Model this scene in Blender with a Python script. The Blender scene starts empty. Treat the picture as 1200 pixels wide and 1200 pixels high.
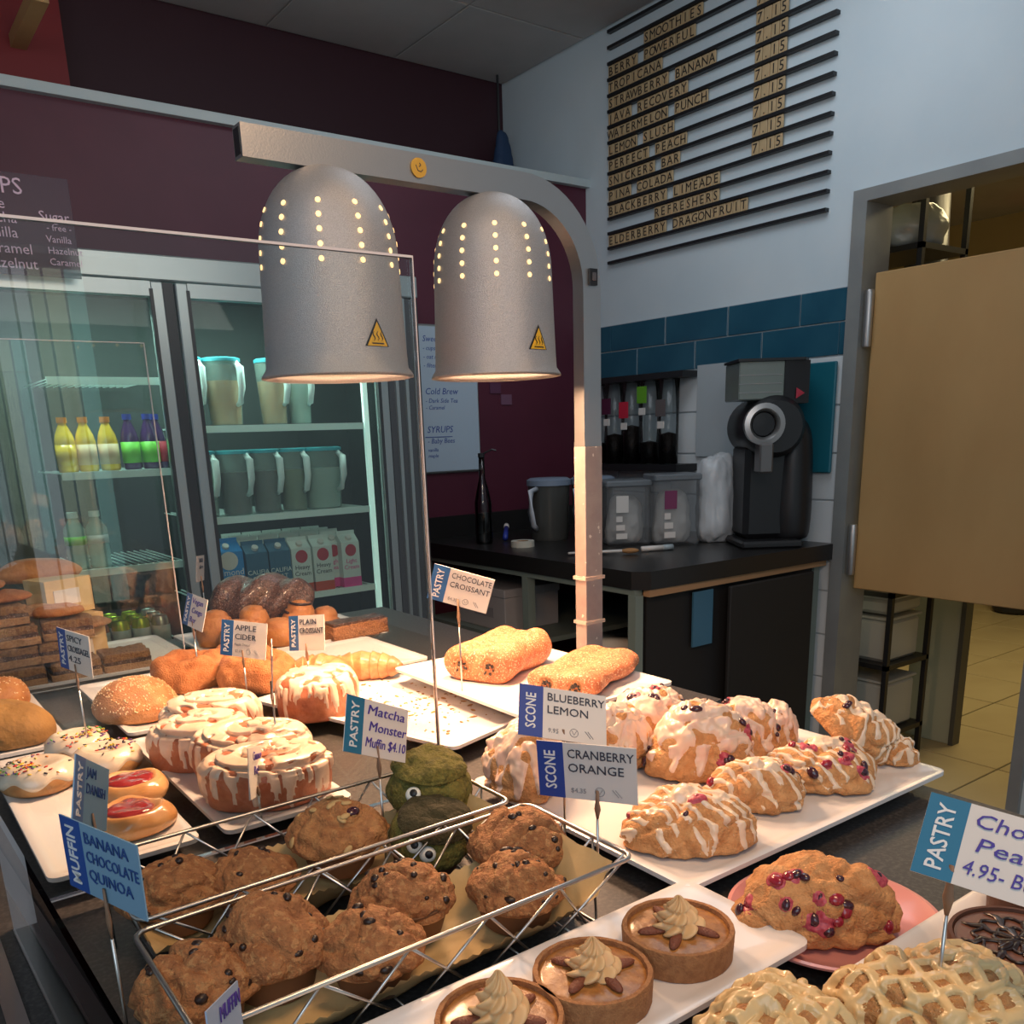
import bpy, bmesh, math, random
from mathutils import Vector, Matrix, Euler, noise
C = bpy.context.scene.collection
PI = math.pi
random.seed(7)
# ------------------------------------------------------------------ camera, world, lights, exposure
cam_data = bpy.data.cameras.new('camera'); cam = bpy.data.objects.new('camera', cam_data); C.objects.link(cam)
PITCH, ROLL, YAW = -0.2723767, -0.0323376, 0.9401316
fw = Vector((math.cos(PITCH)*math.cos(YAW), math.cos(PITCH)*math.sin(YAW), math.sin(PITCH)))
r0 = Vector((math.sin(YAW), -math.cos(YAW), 0)); u0 = r0.cross(fw)
rt = r0*math.cos(ROLL)+u0*math.sin(ROLL); up = -r0*math.sin(ROLL)+u0*math.cos(ROLL)
m = Matrix((rt, up, -fw)).transposed().to_4x4(); m.translation = Vector((0, 0, 1.40))
cam.matrix_world = m
cam_data.sensor_width = 36; cam_data.lens = 36*1043.585/1200; cam_data.shift_y = 200/1200
cam_data.clip_start = 0.02
S = bpy.context.scene; S.camera = cam
S.view_settings.view_transform = 'Standard'; S.view_settings.look = 'None'
S.view_settings.exposure = 0.0; S.view_settings.gamma = 1.0; S.view_settings.use_curve_mapping = False
w = bpy.data.worlds.new('world'); S.world = w; w.use_nodes = True
w.node_tree.nodes['Background'].inputs[0].default_value = (0.54, 0.63, 0.72, 1)
w.node_tree.nodes['Background'].inputs[1].default_value = 0.40

def area(name, loc, target, size, power, col, sy=None):
    d = bpy.data.lights.new(name, 'AREA'); d.energy = power; d.color = col; d.size = size
    if sy: d.shape = 'RECTANGLE'; d.size_y = sy
    o = bpy.data.objects.new(name, d); C.objects.link(o); o.location = loc
    o.rotation_euler = (Vector(target)-Vector(loc)).to_track_quat('-Z', 'Y').to_euler(); return o
area('shopfront_daylight', (-1.4, -1.6, 2.9), (1.2, 2.2, 1.2), 2.2, 36, (0.70, 0.86, 1.0))
area('cool_wall_fill', (2.0, 1.9, 3.02), (2.2, 2.0, 0), 1.2, 13, (0.82, 0.91, 1.0))  # added cool fill that keeps the white wall bright, no known fixture
area('warm_front_fill', (.55, .15, 2.35), (.42, .70, .95), .35, 9, (1.0, 0.62, 0.34))  # added warm fill over the front pastries, no known lamp there
area('ceiling_bounce', (1.0, 1.4, 2.2), (1.0, 2.2, 3.1), 1.0, 7, (1.0, 0.95, 0.88))
area('back_room_light', (4.9, 1.9, 2.7), (4.9, 1.9, 0), 1.2, 42, (1.0, 0.80, 0.42))

# ------------------------------------------------------------------ helpers
def mat(name, col, rough=.6, metal=0, col2=None, scale=20, bump=0, bscale=60, emit=None, estr=0, spec=.5, alpha=None, sss=0, detail=5, lo=.35, hi=.65, col3=None, scale3=60, lo3=.55, hi3=.62, coat=0, trans=0, stretch=None):
    mt = bpy.data.materials.get(name)
    if mt: return mt
    mt = bpy.data.materials.new(name); mt.use_nodes = True; nt = mt.node_tree; b = nt.nodes['Principled BSDF']
    c4 = lambda c: (*c, 1)
    b.inputs['Base Color'].default_value = c4(col); b.inputs['Roughness'].default_value = rough
    b.inputs['Metallic'].default_value = metal; b.inputs['Specular IOR Level'].default_value = spec
    if sss:
        b.inputs['Subsurface Weight'].default_value = sss; b.inputs['Subsurface Radius'].default_value = (.006, .003, .002); b.inputs['Subsurface Scale'].default_value = 1
    if coat: b.inputs['Coat Weight'].default_value = coat; b.inputs['Coat Roughness'].default_value = .12
    if trans: b.inputs['Transmission Weight'].default_value = trans
    if alpha is not None: b.inputs['Alpha'].default_value = alpha
    if emit: b.inputs['Emission Color'].default_value = c4(emit); b.inputs['Emission Strength'].default_value = estr
    tc = nt.nodes.new('ShaderNodeTexCoord'); vec = tc.outputs['Object']
    if stretch:
        mp = nt.nodes.new('ShaderNodeMapping'); mp.inputs['Scale'].default_value = stretch; nt.links.new(vec, mp.inputs[0]); vec = mp.outputs[0]
    if col2:
        n = nt.nodes.new('ShaderNodeTexNoise'); n.inputs['Scale'].default_value = scale; n.inputs['Detail'].default_value = detail
        r = nt.nodes.new('ShaderNodeValToRGB'); r.color_ramp.elements[0].position = lo; r.color_ramp.elements[1].position = hi
        r.color_ramp.elements[0].color = c4(col); r.color_ramp.elements[1].color = c4(col2)
        nt.links.new(vec, n.inputs['Vector']); nt.links.new(n.outputs['Fac'], r.inputs['Fac']); out = r.outputs['Color']
        if col3:
            n3 = nt.nodes.new('ShaderNodeTexNoise'); n3.inputs['Scale'].default_value = scale3; n3.inputs['Detail'].default_value = 3
            r3 = nt.nodes.new('ShaderNodeValToRGB'); r3.color_ramp.elements[0].position = lo3; r3.color_ramp.elements[1].position = hi3
            r3.color_ramp.elements[0].color = (0, 0, 0, 1); r3.color_ramp.elements[1].color = (1, 1, 1, 1)
            mx = nt.nodes.new('ShaderNodeMix'); mx.data_type = 'RGBA'
            nt.links.new(vec, n3.inputs['Vector']); nt.links.new(n3.outputs['Fac'], r3.inputs['Fac']); nt.links.new(r3.outputs['Color'], mx.inputs[0])
            nt.links.new(out, mx.inputs[6]); mx.inputs[7].default_value = c4(col3); out = mx.outputs[2]
        nt.links.new(out, b.inputs['Base Color'])
    if bump:
        n2 = nt.nodes.new('ShaderNodeTexNoise'); n2.inputs['Scale'].default_value = bscale; n2.inputs['Detail'].default_value = 6
        bp = nt.nodes.new('ShaderNodeBump'); bp.inputs['Strength'].default_value = bump; bp.inputs['Distance'].default_value = .004
        nt.links.new(vec, n2.inputs['Vector']); nt.links.new(n2.outputs['Fac'], bp.inputs['Height']); nt.links.new(bp.outputs['Normal'], b.inputs['Normal'])
    return mt
def glass(name, tint=(.97, .985, .98), ior=1.45, rough=.0, gl=(1, 1, 1)):
    mt = bpy.data.materials.get(name)
    if mt: return mt
    mt = bpy.data.materials.new(name); mt.use_nodes = True; nt = mt.node_tree; nt.nodes.clear()
    o = nt.nodes.new('ShaderNodeOutputMaterial'); t = nt.nodes.new('ShaderNodeBsdfTransparent'); g = nt.nodes.new('ShaderNodeBsdfGlossy')
    f = nt.nodes.new('ShaderNodeFresnel'); mx = nt.nodes.new('ShaderNodeMixShader')
    t.inputs[0].default_value = (*tint, 1); g.inputs[0].default_value = (*gl, 1); g.inputs['Roughness'].default_value = rough; f.inputs[0].default_value = ior
    nt.links.new(f.outputs[0], mx.inputs[0]); nt.links.new(t.outputs[0], mx.inputs[1]); nt.links.new(g.outputs[0], mx.inputs[2]); nt.links.new(mx.outputs[0], o.inputs[0])
    return mt

class MB:
    def __init__(s): s.v = []; s.f = []
    def add(s, vs, fs):
        k = len(s.v); s.v += [tuple(x) for x in vs]; s.f += [tuple(i+k for i in f) for f in fs]; return s
    def box(s, a, b, rz=0, bev=0):
        x0, y0, z0 = [min(a[i], b[i]) for i in range(3)]; x1, y1, z1 = [max(a[i], b[i]) for i in range(3)]
        if bev:
            prof = [(bev, z0), (0, z0+bev), (0, z1-bev), (bev, z1)]; vs = []
            for d, z in prof:
                vs += [(x0+d, y0+bev, z), (x0+bev, y0+d, z), (x1-bev, y0+d, z), (x1-d, y0+bev, z), (x1-d, y1-bev, z), (x1-bev, y1-d, z), (x0+bev, y1-d, z), (x0+d, y1-bev, z)]
            fs = [tuple(range(7, -1, -1)), tuple(range(24, 32))]
            for i in range(3):
                for j in range(8): fs.append((i*8+j, i*8+(j+1) % 8, (i+1)*8+(j+1) % 8, (i+1)*8+j))
        else:
            vs = [(x0, y0, z0), (x1, y0, z0), (x1, y1, z0), (x0, y1, z0), (x0, y0, z1), (x1, y0, z1), (x1, y1, z1), (x0, y1, z1)]
            fs = [(0, 3, 2, 1), (4, 5, 6, 7), (0, 1, 5, 4), (1, 2, 6, 5), (2, 3, 7, 6), (3, 0, 4, 7)]
        if rz:
            cx, cy = (x0+x1)/2, (y0+y1)/2; c, n = math.cos(rz), math.sin(rz)
            vs = [(cx+(x-cx)*c-(y-cy)*n, cy+(x-cx)*n+(y-cy)*c, z) for x, y, z in vs]
        return s.add(vs, fs)
    def tube(s, pts, r, n=8, closed=False, flat=1):
        pts = [Vector(p) for p in pts]; N = len(pts); vs = []; fs = []
        for i, p in enumerate(pts):
            a = pts[(i-1) % N] if (closed or i > 0) else p; b = pts[(i+1) % N] if (closed or i < N-1) else p
            d = (b-a).normalized() if (b-a).length > 1e-9 else Vector((0, 0, 1))
            ref = Vector((0, 0, 1)) if abs(d.z) < .92 else Vector((1, 0, 0))
            x = d.cross(ref).normalized(); y = x.cross(d)
            rr = r[i] if isinstance(r, (list, tuple)) else r
            for k in range(n):
                t = 2*PI*k/n; vs.append(p+x*math.cos(t)*rr+y*math.sin(t)*rr*flat)
        for i in range(N if closed else N-1):
            for k in range(n): fs.append((i*n+k, i*n+(k+1) % n, ((i+1) % N)*n+(k+1) % n, ((i+1) % N)*n+k))
        if not closed: fs += [tuple(range(n-1, -1, -1)), tuple(range((N-1)*n, N*n))]
        return s.add(vs, fs)
    def lathe(s, prof, n=32, c=(0, 0, 0), sx=1, sy=1, fn=None):
        vs = []; fs = []
        for i, (r, z) in enumerate(prof):
            for k in range(n):
                t = 2*PI*k/n; q = r*(fn(t, i, z) if fn else 1)
                vs.append((c[0]+q*math.cos(t)*sx, c[1]+q*math.sin(t)*sy, c[2]+z))
        for i in range(len(prof)-1):
            for k in range(n): fs.append((i*n+k, i*n+(k+1) % n, (i+1)*n+(k+1) % n, (i+1)*n+k))
        fs += [tuple(range(n-1, -1, -1)), tuple(range((len(prof)-1)*n, len(prof)*n))]
        return s.add(vs, fs)
    def ell(s, c, r, n=10, m_=7, rot=None):
        vs = []; fs = []
        for i in range(m_+1):
            a = PI*i/m_
            for k in range(n):
                t = 2*PI*k/n; p = Vector((r[0]*math.sin(a)*math.cos(t), r[1]*math.sin(a)*math.sin(t), r[2]*math.cos(a)))
                if rot: p = rot @ p
                vs.append((c[0]+p.x, c[1]+p.y, c[2]+p.z))
        for i in range(m_):
            for k in range(n): fs.append((i*n+k, (i+1)*n+k, (i+1)*n+(k+1) % n, i*n+(k+1) % n))
        return s.add(vs, fs)
    def prism(s, poly, z0, z1):
        n = len(poly); vs = [(x, y, z0) for x, y in poly]+[(x, y, z1) for x, y in poly]
        return s.add(vs, [tuple(range(n-1, -1, -1)), tuple(range(n, 2*n))]+[(i, (i+1) % n, n+(i+1) % n, n+i) for i in range(n)])
    def mesh(s, name, m, smooth=False):
        me = bpy.data.meshes.new(name); me.from_pydata(s.v, [], s.f); me.materials.append(m)
        bm = bmesh.new(); bm.from_mesh(me); bmesh.ops.recalc_face_normals(bm, faces=bm.faces); bm.to_mesh(me); bm.free()
        if smooth:
            for p in me.polygons: p.use_smooth = True
            if smooth == 'auto':
                me.set_sharp_from_angle(angle=math.radians(38))
        return me
    def build(s, name, m, parent=None, smooth=False, **k): return ob(name, s.mesh(name, m, smooth), parent, **k)
def ob(name, me, parent=None, loc=None, rot=None):
    o = bpy.data.objects.new(name, me); C.objects.link(o)
    if parent: o.parent = parent
    if loc is not None: o.location = loc
    if rot is not None: o.rotation_euler = rot
    return o
def tag(o, label, cat, group=None):
    o['label'] = label; o['category'] = cat
    if group: o['group'] = group
    return o
def thing(name, label, cat, loc=(0, 0, 0), rz=0, group=None, rot=None):
    o = bpy.data.objects.new(name, None); C.objects.link(o); o.location = loc; o.rotation_euler = rot or (0, 0, rz); o.empty_display_size = .02
    return tag(o, label, cat, group)
def struct(o): o['kind'] = 'structure'; return o
def stuff(o): o['kind'] = 'stuff'; return o
def dup(o, loc, rz=None, label=None, par=None):
    r = o.copy(); C.objects.link(r)
    if loc is not None: r.location = loc
    if rz is not None: r.rotation_euler = (r.rotation_euler[0], r.rotation_euler[1], rz)
    if label: r['label'] = label
    if par: r.parent = par
    for ch in list(o.children): dup(ch, None, par=r)
    return r
_tx = {}
def text(s, size, m, parent, loc, rot=(PI/2, 0, 0), align='LEFT', shear=0, bold=0, name='lettering', width=None, ext=.00025):
    key = (s, round(size, 5), m.name, align, shear, bold, width)
    if key not in _tx:
        cu = bpy.data.curves.new('t', 'FONT'); cu.body = s; cu.size = size; cu.align_x = align; cu.shear = shear; cu.offset = bold*size; cu.extrude = ext; cu.resolution_u = 2
        cu.space_line = .95
        o = bpy.data.objects.new('t', cu); C.objects.link(o); bpy.context.view_layer.update()
        me = bpy.data.meshes.new_from_object(o.evaluated_get(bpy.context.evaluated_depsgraph_get())); bpy.data.objects.remove(o)
        me.materials.clear(); me.materials.append(m)
        if width and me.vertices:
            xs = [v.co.x for v in me.vertices]; k = width/(max(xs)-min(xs))
            for v in me.vertices: v.co.x *= k
        me.name = name; _tx[key] = me
    return ob(name, _tx[key], parent, loc, rot)
N = lambda p, f, sd=0: noise.noise(Vector((p[0]*f+sd*7.3, p[1]*f+sd*3.1, p[2]*f-sd*5.7)))
def sm(x, a=0, b=1):
    x = (x-a)/(b-a); x = 0 if x < 0 else 1 if x > 1 else x; return x*x*(3-2*x)
def lerp(pr, t):
    n = len(pr)-1; x = t*n; i = min(int(x), n-1); k = x-i; k2 = k
    p0 = pr[max(i-1, 0)]; p1 = pr[i]; p2 = pr[i+1]; p3 = pr[min(i+2, n)]
    out = []
    for a, b, c, d in zip(p0, p1, p2, p3): out.append(.5*((2*b)+(-a+c)*k+(2*a-5*b+4*c-d)*k*k+(-a+3*b-3*c+d)*k*k*k))
    return out
class Lump:
    """closed rounded body: profile top centre -> bottom centre, displaced by noise"""
    def __init__(s, prof, ax=1, ay=1, seed=0, disp=((25, .004), (70, .0015)), ridge=0, rf=30, post=None, zc=None):
        s.prof = prof; s.ax = ax; s.ay = ay; s.seed = seed; s.disp = disp; s.ridge = ridge; s.rf = rf; s.post = post
        s.zc = zc if zc is not None else max(z for r, z in prof)*.35
    def at(s, u, t, off=0):
        r, z = lerp(s.prof, t); r = max(r, 0); a = 2*PI*u
        p = Vector((r*math.cos(a)*s.ax, r*math.sin(a)*s.ay, z)); d = (p-Vector((0, 0, s.zc)))
        d = d.normalized() if d.length > 1e-6 else Vector((0, 0, 1))
        h = 0
        for f, am in s.disp: h += am*N(p, f, s.seed)
        if s.ridge: h -= s.ridge*max(0, 1-abs(N(p, s.rf, s.seed+9))*7)
        if s.post: h += s.post(p, u, t)
        if t > .75: h *= max(0, (1-t)/.25)
        q = p+d*(h+off)
        if q.z < 0 and off == 0: q.z = 0
        return q
    def build(s, name, m, parent=None, nu=56, nv=28, loc=None, rot=None):
        b = MB(); vs = []; fs = []
        for i in range(nv+1):
            for k in range(nu): vs.append(s.at(k/nu, i/nv))
        for i in range(nv):
            for k in range(nu): fs.append((i*nu+k, (i+1)*nu+k, (i+1)*nu+(k+1) % nu, i*nu+(k+1) % nu))
        return b.add(vs, fs).build(name, m, parent, True, loc=loc, rot=rot)
    def coat(s, name, m, parent, mask, h=.002, nu=150, nv=70, tmax=.8):
        vs = []; mk = []; fs = []
        for i in range(nv+1):
            for k in range(nu):
                u = k/nu; t = tmax*i/nv; p = s.at(u, t); g = mask(p, u, t); mk.append(g)
                vs.append(s.at(u, t, -.0012+(h+.0012)*sm(g, 0, .5)) if g > -.2 else p)
        for i in range(nv):
            for k in range(nu):
                q = (i*nu+k, (i+1)*nu+k, (i+1)*nu+(k+1) % nu, i*nu+(k+1) % nu)
                if max(mk[j] for j in q) > 0: fs.append(q)
        used = {}; v2 = []; f2 = []
        for q in fs:
            for j in q:
                if j not in used: used[j] = len(v2); v2.append(vs[j])
            f2.append(tuple(used[j] for j in q))
        return MB().add(v2, f2).build(name, m, parent, True)
# ------------------------------------------------------------------ materials
M_white = mat('white_wall_paint', (.60, .68, .72), .55, col2=(.55, .64, .69), scale=3)
M_tilew = mat('white_glazed_tile', (.66, .70, .72), .25, bump=.05, bscale=8)
M_tileb = mat('blue_glazed_tile', (.012, .075, .125), .25, col2=(.02, .10, .155), scale=5)
M_grout = mat('grout', (.42, .47, .5), .8)
M_maroon = mat('maroon_paint', (.090, .015, .033), .5, col2=(.076, .012, .028), scale=4)
M_red = mat('red_paint', (.22, .015, .018), .5)
M_ceil = mat('ceiling_paint', (.42, .41, .40), .8, col2=(.38, .37, .36), scale=4)
M_strip = mat('pale_trim', (.45, .52, .53), .5)
M_steel = mat('brushed_steel', (.50, .49, .48), .38, .95, bump=.06, bscale=400)
M_shade = mat('hammered_silver_enamel', (.50, .50, .51), .42, .55, col2=(.40, .40, .41), scale=900, bump=.35, bscale=900, lo=.4, hi=.6)
M_bulb = mat('lamp_glow', (1, .8, .5), emit=(1, .62, .28), estr=9)
M_hole = mat('glowing_vent_hole', (1, .7, .4), emit=(1, .62, .25), estr=1.6)
M_black = mat('black_plastic', (.012, .012, .014), .4)
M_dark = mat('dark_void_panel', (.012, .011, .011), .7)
M_stone = mat('black_speckled_stone', (.034, .031, .030), .42, col2=(.085, .078, .073), scale=220, lo=.45, hi=.75, bump=.05, bscale=90)
M_lam = mat('grey_laminate', (.16, .145, .13), .5, col2=(.11, .10, .09), scale=14)
M_porc = mat('white_porcelain', (.74, .72, .71), .22, coat=.3)
M_wire = mat('bright_wire', (.62, .60, .57), .28, 1)
M_parch = mat('parchment_paper', (.66, .47, .22), .7, col2=(.58, .40, .18), scale=25, bump=.3, bscale=40)
M_liner = mat('brown_paper_liner', (.16, .075, .035), .7)
def fmat(*a, **k):
    for q, d in (('scale', 20), ('bscale', 60), ('scale3', 60)): k[q] = k.get(q, d)*3.2
    return mat(*a, **k)
M_muf = fmat('muffin_crust', (.43, .19, .07), .8, col2=(.27, .105, .038), scale=30, bump=1, bscale=95, col3=(.46, .23, .09), scale3=55)
M_mufl = fmat('golden_muffin_crust', (.50, .24, .085), .75, col2=(.33, .13, .045), scale=28, bump=.9, bscale=110)
M_chip = fmat('dark_chocolate', (.022, .009, .006), .35)
M_seed = fmat('pumpkin_seed', (.55, .36, .15), .6)
M_scone = fmat('scone_crumb', (.68, .36, .15), .8, col2=(.52, .23, .08), scale=26, bump=.9, bscale=90)
M_ice = fmat('scone_icing', (.80, .62, .45), .3, coat=.4, sss=.1)
M_icep = fmat('pale_pink_icing', (.78, .53, .42), .35, coat=.3, col2=(.74, .57, .43), scale=18)
M_berry = fmat('dark_berry', (.045, .008, .02), .25, coat=.5)
M_cran = fmat('red_cranberry', (.28, .012, .03), .25, coat=.5)
M_jam = fmat('berry_stain', (.55, .10, .13), .4, col2=(.35, .03, .06), scale=80)
M_roll = fmat('cinnamon_roll_dough', (.54, .18, .085), .5, col2=(.38, .10, .04), scale=18, bump=.4, bscale=50, coat=.2)
M_rice = fmat('roll_icing', (.84, .66, .52), .3, coat=.4, col2=(.78, .55, .40), scale=20)
M_donut = fmat('cider_donut_crust', (.52, .20, .07), .75, col2=(.38, .12, .035), scale=22, bump=.8, bscale=120)
M_don2 = fmat('plain_donut_dough', (.50, .27, .10), .6, col2=(.40, .18, .06), scale=15)
M_dice = fmat('cream_donut_icing', (.72, .60, .46), .25, coat=.5)
M_crois = fmat('croissant_pastry', (.48, .12, .04), .45, col2=(.66, .26, .10), scale=14, bump=.4, bscale=60, coat=.2)
M_pain = fmat('sugared_pastry', (.46, .11, .04), .5, col2=(.60, .21, .085), scale=30, bump=.7, bscale=140, col3=(.80, .55, .34), scale3=110, lo3=.56, hi3=.64)
M_tart = fmat('tart_crust', (.40, .19, .075), .8, col2=(.30, .13, .05), scale=60, bump=.5, bscale=150)
M_carm = fmat('caramel_filling', (.30, .12, .03), .38, col2=(.44, .20, .055), scale=45, coat=.25, bump=.3, bscale=50)
M_pecan = fmat('pecan', (.20, .06, .03), .5, bump=.5, bscale=150)
M_cream = fmat('butterscotch_cream', (.72, .48, .24), .45, sss=.1)
M_choc = fmat('milk_chocolate', (.14, .055, .03), .35, coat=.3)
M_gan = fmat('dark_chocolate_glaze', (.022, .009, .006), .3, coat=.3)
M_latice = fmat('butterscotch_icing', (.70, .50, .24), .35, coat=.3)
M_apple = fmat('apple_fritter_dough', (.36, .15, .05), .6, col2=(.52, .27, .10), scale=40, bump=.9, bscale=80)
M_matcha = fmat('matcha_crumb', (.20, .165, .03), .85, col2=(.11, .095, .018), scale=35, bump=1, bscale=80, col3=(.20, .17, .035), scale3=50)
M_matd = fmat('matcha_crust_edge', (.05, .04, .012), .85, bump=1, bscale=70)
M_pink = mat('pink_plate_glaze', (.62, .27, .25), .25, coat=.3)
M_bun = fmat('seeded_bun_crust', (.42, .15, .045), .55, col2=(.56, .26, .10), scale=16, bump=.5, bscale=110)
M_sesame = fmat('sesame_seed', (.80, .58, .34), .5)
M_gold = fmat('golden_bread', (.45, .19, .055), .55, col2=(.35, .13, .035), scale=14, bump=.4, bscale=60)
M_babka = fmat('dark_babka', (.035, .014, .009), .3, coat=.3, col2=(.12, .055, .035), scale=50, bump=.8, bscale=80, col3=(.35, .28, .26), scale3=120, lo3=.6, hi3=.68)
M_gran = fmat('granola', (.20, .07, .03), .5, col2=(.45, .2, .08), scale=110, bump=1, bscale=110)
M_bar = fmat('crumble_bar_top', (.32, .17, .07), .8, col2=(.18, .08, .035), scale=70, bump=1, bscale=100)
M_barp = fmat('oat_bar_base', (.40, .23, .11), .8, col2=(.30, .15, .07), scale=60, bump=.8, bscale=100)
M_card = mat('card_paper', (.70, .66, .62), .6)
M_cardb = mat('reflected_tag_blue', (.20, .36, .50), .5)  # blue tint stands for tags mirrored in the side glass
M_blue = mat('card_blue_strip', (.018, .11, .32), .5)
M_teal = mat('card_teal_strip', (.005, .15, .28), .5)
M_navy = mat('card_royal_strip', (.012, .055, .30), .5)
M_inkw = mat('white_ink', (.75, .75, .75), .6)
M_ink = mat('dark_ink', (.03, .035, .06), .6)
M_pen = mat('violet_marker_ink', (.05, .025, .30), .5)
M_grayink = mat('grey_ink', (.30, .29, .30), .6)
M_wood = mat('birch_plywood', (.50, .30, .12), .5, col2=(.42, .24, .09), scale=2.2, stretch=(1.5, 1.5, .8), lo=.3, hi=.7)
M_woodtile = mat('letter_tile_wood', (.50, .36, .20), .6, col2=(.42, .29, .15), scale=20)
M_frame = mat('grey_door_steel', (.30, .31, .30), .45, .3, col2=(.25, .26, .26), scale=6)
M_alu = mat('fridge_aluminium', (.40, .45, .45), .35, .7)
M_fin = mat('fridge_interior', (.016, .024, .022), .6)
M_shelf = mat('white_wire_shelf', (.75, .88, .84), .4)
M_led = mat('fridge_led_strip', (1, 1, 1), emit=(.55, .85, .75), estr=.55)
G_pane = glass('sneeze_guard_glass', (.95, .965, .96), 1.42)
G_door = glass('fridge_door_glass', (.90, .96, .94), 1.28)
M_edge = mat('polished_glass_edge', (.72, .66, .66), .2, spec=.8)
M_clearp = glass('clear_plastic', (.80, .86, .84), 1.35, .15)

# ------------------------------------------------------------------ setting
RX = 3.05
wr = struct(MB().box((RX, 2.015, 0), (RX+.12, 4.16, 3.09)).box((RX, -1.2, 2.145), (RX+.12, 2.015, 3.09)).box((RX, -1.2, 0), (RX+.12, 1.25, 2.145)).build('wall_right', M_white))
struct(MB().box((-1.6, 4.10, 2.0), (RX, 4.16, 3.09)).build('wall_back', mat('shaded_maroon_paint', (.045, .012, .020), .6)))  # shade on this far wall is put into its darker paint colour
struct(MB().box((-1.6, 3.47, 0), (RX, 3.57, 2.485)).build('wall_partition', M_maroon))
struct(MB().box((-1.6, 3.44, 2.485), (RX, 3.60, 2.516)).build('trim_partition_cap', M_strip))
struct(MB().box((-.6, 3.92, 2.3), (.955, 4.09, 3.09)).build('trim_red_bulkhead', M_red))
struct(MB().box((.775, 3.50, 2.76), (.825, 4.09, 2.80)).build('trim_ceiling_batten', M_wood))
cl = struct(MB().box((-2.2, -.6, 3.09), (RX+.12, 4.16, 3.14)).build('ceiling', M_ceil))
for i in range(6):
    for j in range(6):
        MB().box((RX-.62-i*.62, 4.09-.62-j*.62, 3.083), (RX-.01-i*.62, 4.09-.01-j*.62, 3.0895), bev=.002).build('ceiling_panel', M_ceil, cl)
struct(MB().box((-2.2, -1.2, -.05), (RX, 4.16, 0)).build('floor', M_lam))
# wall tiles, each its own piece
tb = MB().box((-.006, -.172, .002), (0, .172, .113), bev=.0015).mesh('tile', M_tileb)
tw = MB().box((-.006, -.172, .002), (0, .172, .170), bev=.0015).mesh('tile', M_tilew)
struct(MB().box((RX-.002, 2.017, .1), (RX, 3.47, 1.873)).build('trim_grout_bed', M_grout))
def tile_row(z, hh, me, off):
    y = 2.020-off
    while y < 3.46:
        a = max(y, 2.018); b = min(y+.349, 3.468)
        if b-a > .03:
            o = ob('tile', me, wr, (RX-.002, (a+b)/2, z)); o.scale = (1, (b-a)/.349, 1)
        y += .349
tile_row(1.757, .117, tb, .125); tile_row(1.641, .117, tb, .30)
for k in range(9): tile_row(1.641-.1745*(k+1), .17, tw, .0 if k % 2 else .175)

# shop-front window behind the camera: pale daylit panes seen only as reflections
wn = struct(MB().box((.66, -3.06, .6), (1.36, -3.0, .64)).box((.66, -3.06, 2.2), (1.36, -3.0, 2.26)).box((.66, -3.06, .6), (.70, -3.0, 2.26)).box((1.32, -3.06, .6), (1.36, -3.0, 2.26)).build('window_1', M_frame))
for k, (a, b, c) in enumerate(((.71, .80, (.45, .55, .60)), (.815, .865, (.55, .62, .66)), (.88, .93, (.42, .48, .36)), (.945, 1.02, (.50, .55, .40)), (1.035, 1.11, (.25, .50, .48)))):
    MB().box((a, -3.05, .64), (b, -3.03, 2.2)).build('window_pane', mat('daylit_pane_%d' % k, c, emit=c, estr=2.4), wn)
# door frame + half-height plywood door + back room
fr = struct(MB().box((RX-.02, 1.985, 0), (RX+.14, 2.04, 2.175)).box((RX-.02, 1.25, 0), (RX+.14, 1.29, 2.175)).box((RX-.02, 1.29, 2.135), (RX+.14, 1.985, 2.175)).build('door_frame_1', M_frame))
struct(MB().box((RX+.02, 1.285, .787), (RX+.062, 1.958, 1.905), bev=.003).build('door_1', M_wood)); d1 = bpy.data.objects['door_1']
for z in (1.66, .84):
    MB().lathe([(.0, 0), (.014, 0), (.016, .008), (.016, .182), (.014, .19), (.0, .19)], 14, (RX+.005, 1.966, z)).build('door_hinge', M_steel, d1, 'auto')
struct(MB().box((RX+.12, -.9, -.05), (8.2, 5.6, -.012)).build('floor_back_room', M_grout)); fb = bpy.data.objects['floor_back_room']
M_ftile = mat('cream_floor_tile', (.46, .38, .22), .35, col2=(.40, .32, .18), scale=3)
ft = MB().box((.004, .004, -.012), (.446, .446, 0), bev=.002).mesh('floor_tile', M_ftile)
for i in range(11):
    for j in range(12): ob('floor_tile', ft, fb, (RX+.14+i*.45, -.2+j*.45, 0), (0, 0, 0))
M_ywall = mat('yellow_wall_paint', (.50, .38, .16), .6)
struct(MB().box((8.1, -.9, 0), (8.2, 5.6, 3.0)).box((RX+.12, 5.2, 0), (8.2, 5.3, 3.0)).box((RX+.12, -.9, 0), (8.2, -.8, 3.0)).build('wall_back_room', M_ywall))
struct(MB().box((RX+.12, -.9, 3.0), (8.2, 5.3, 3.05)).build('ceiling_back_room', M_ceil))
M_green = mat('pale_green_panel', (.40, .42, .32), .5)
t = thing('storage_partition', 'pale green upright panel in the back room behind the plywood door', 'partition', (3.8, 1.97, 0))
MB().box((-.02, -.09, 0), (.02, .13, 1.2), bev=.003).build('panel', M_green, t); MB().box((-.03, -.11, 0), (.03, -.09, 1.2)).build('edge_strip', mat('dark_edge', (.08, .08, .07), .5), t)
t = thing('storage_rack', 'dark storage rack of white tubs seen below the plywood door', 'rack', (3.45, 2.08, 0))
for z in (.12, .42, .72, 2.0): MB().box((-.16, -.16, z), (.16, .20, z+.02)).build('rack_shelf', M_black, t)
for x in (-.16, .14):
    for y in (-.16, .18): MB().box((x, y, 0), (x+.02, y+.02, 2.35)).build('rack_post', M_black, t)
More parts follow.
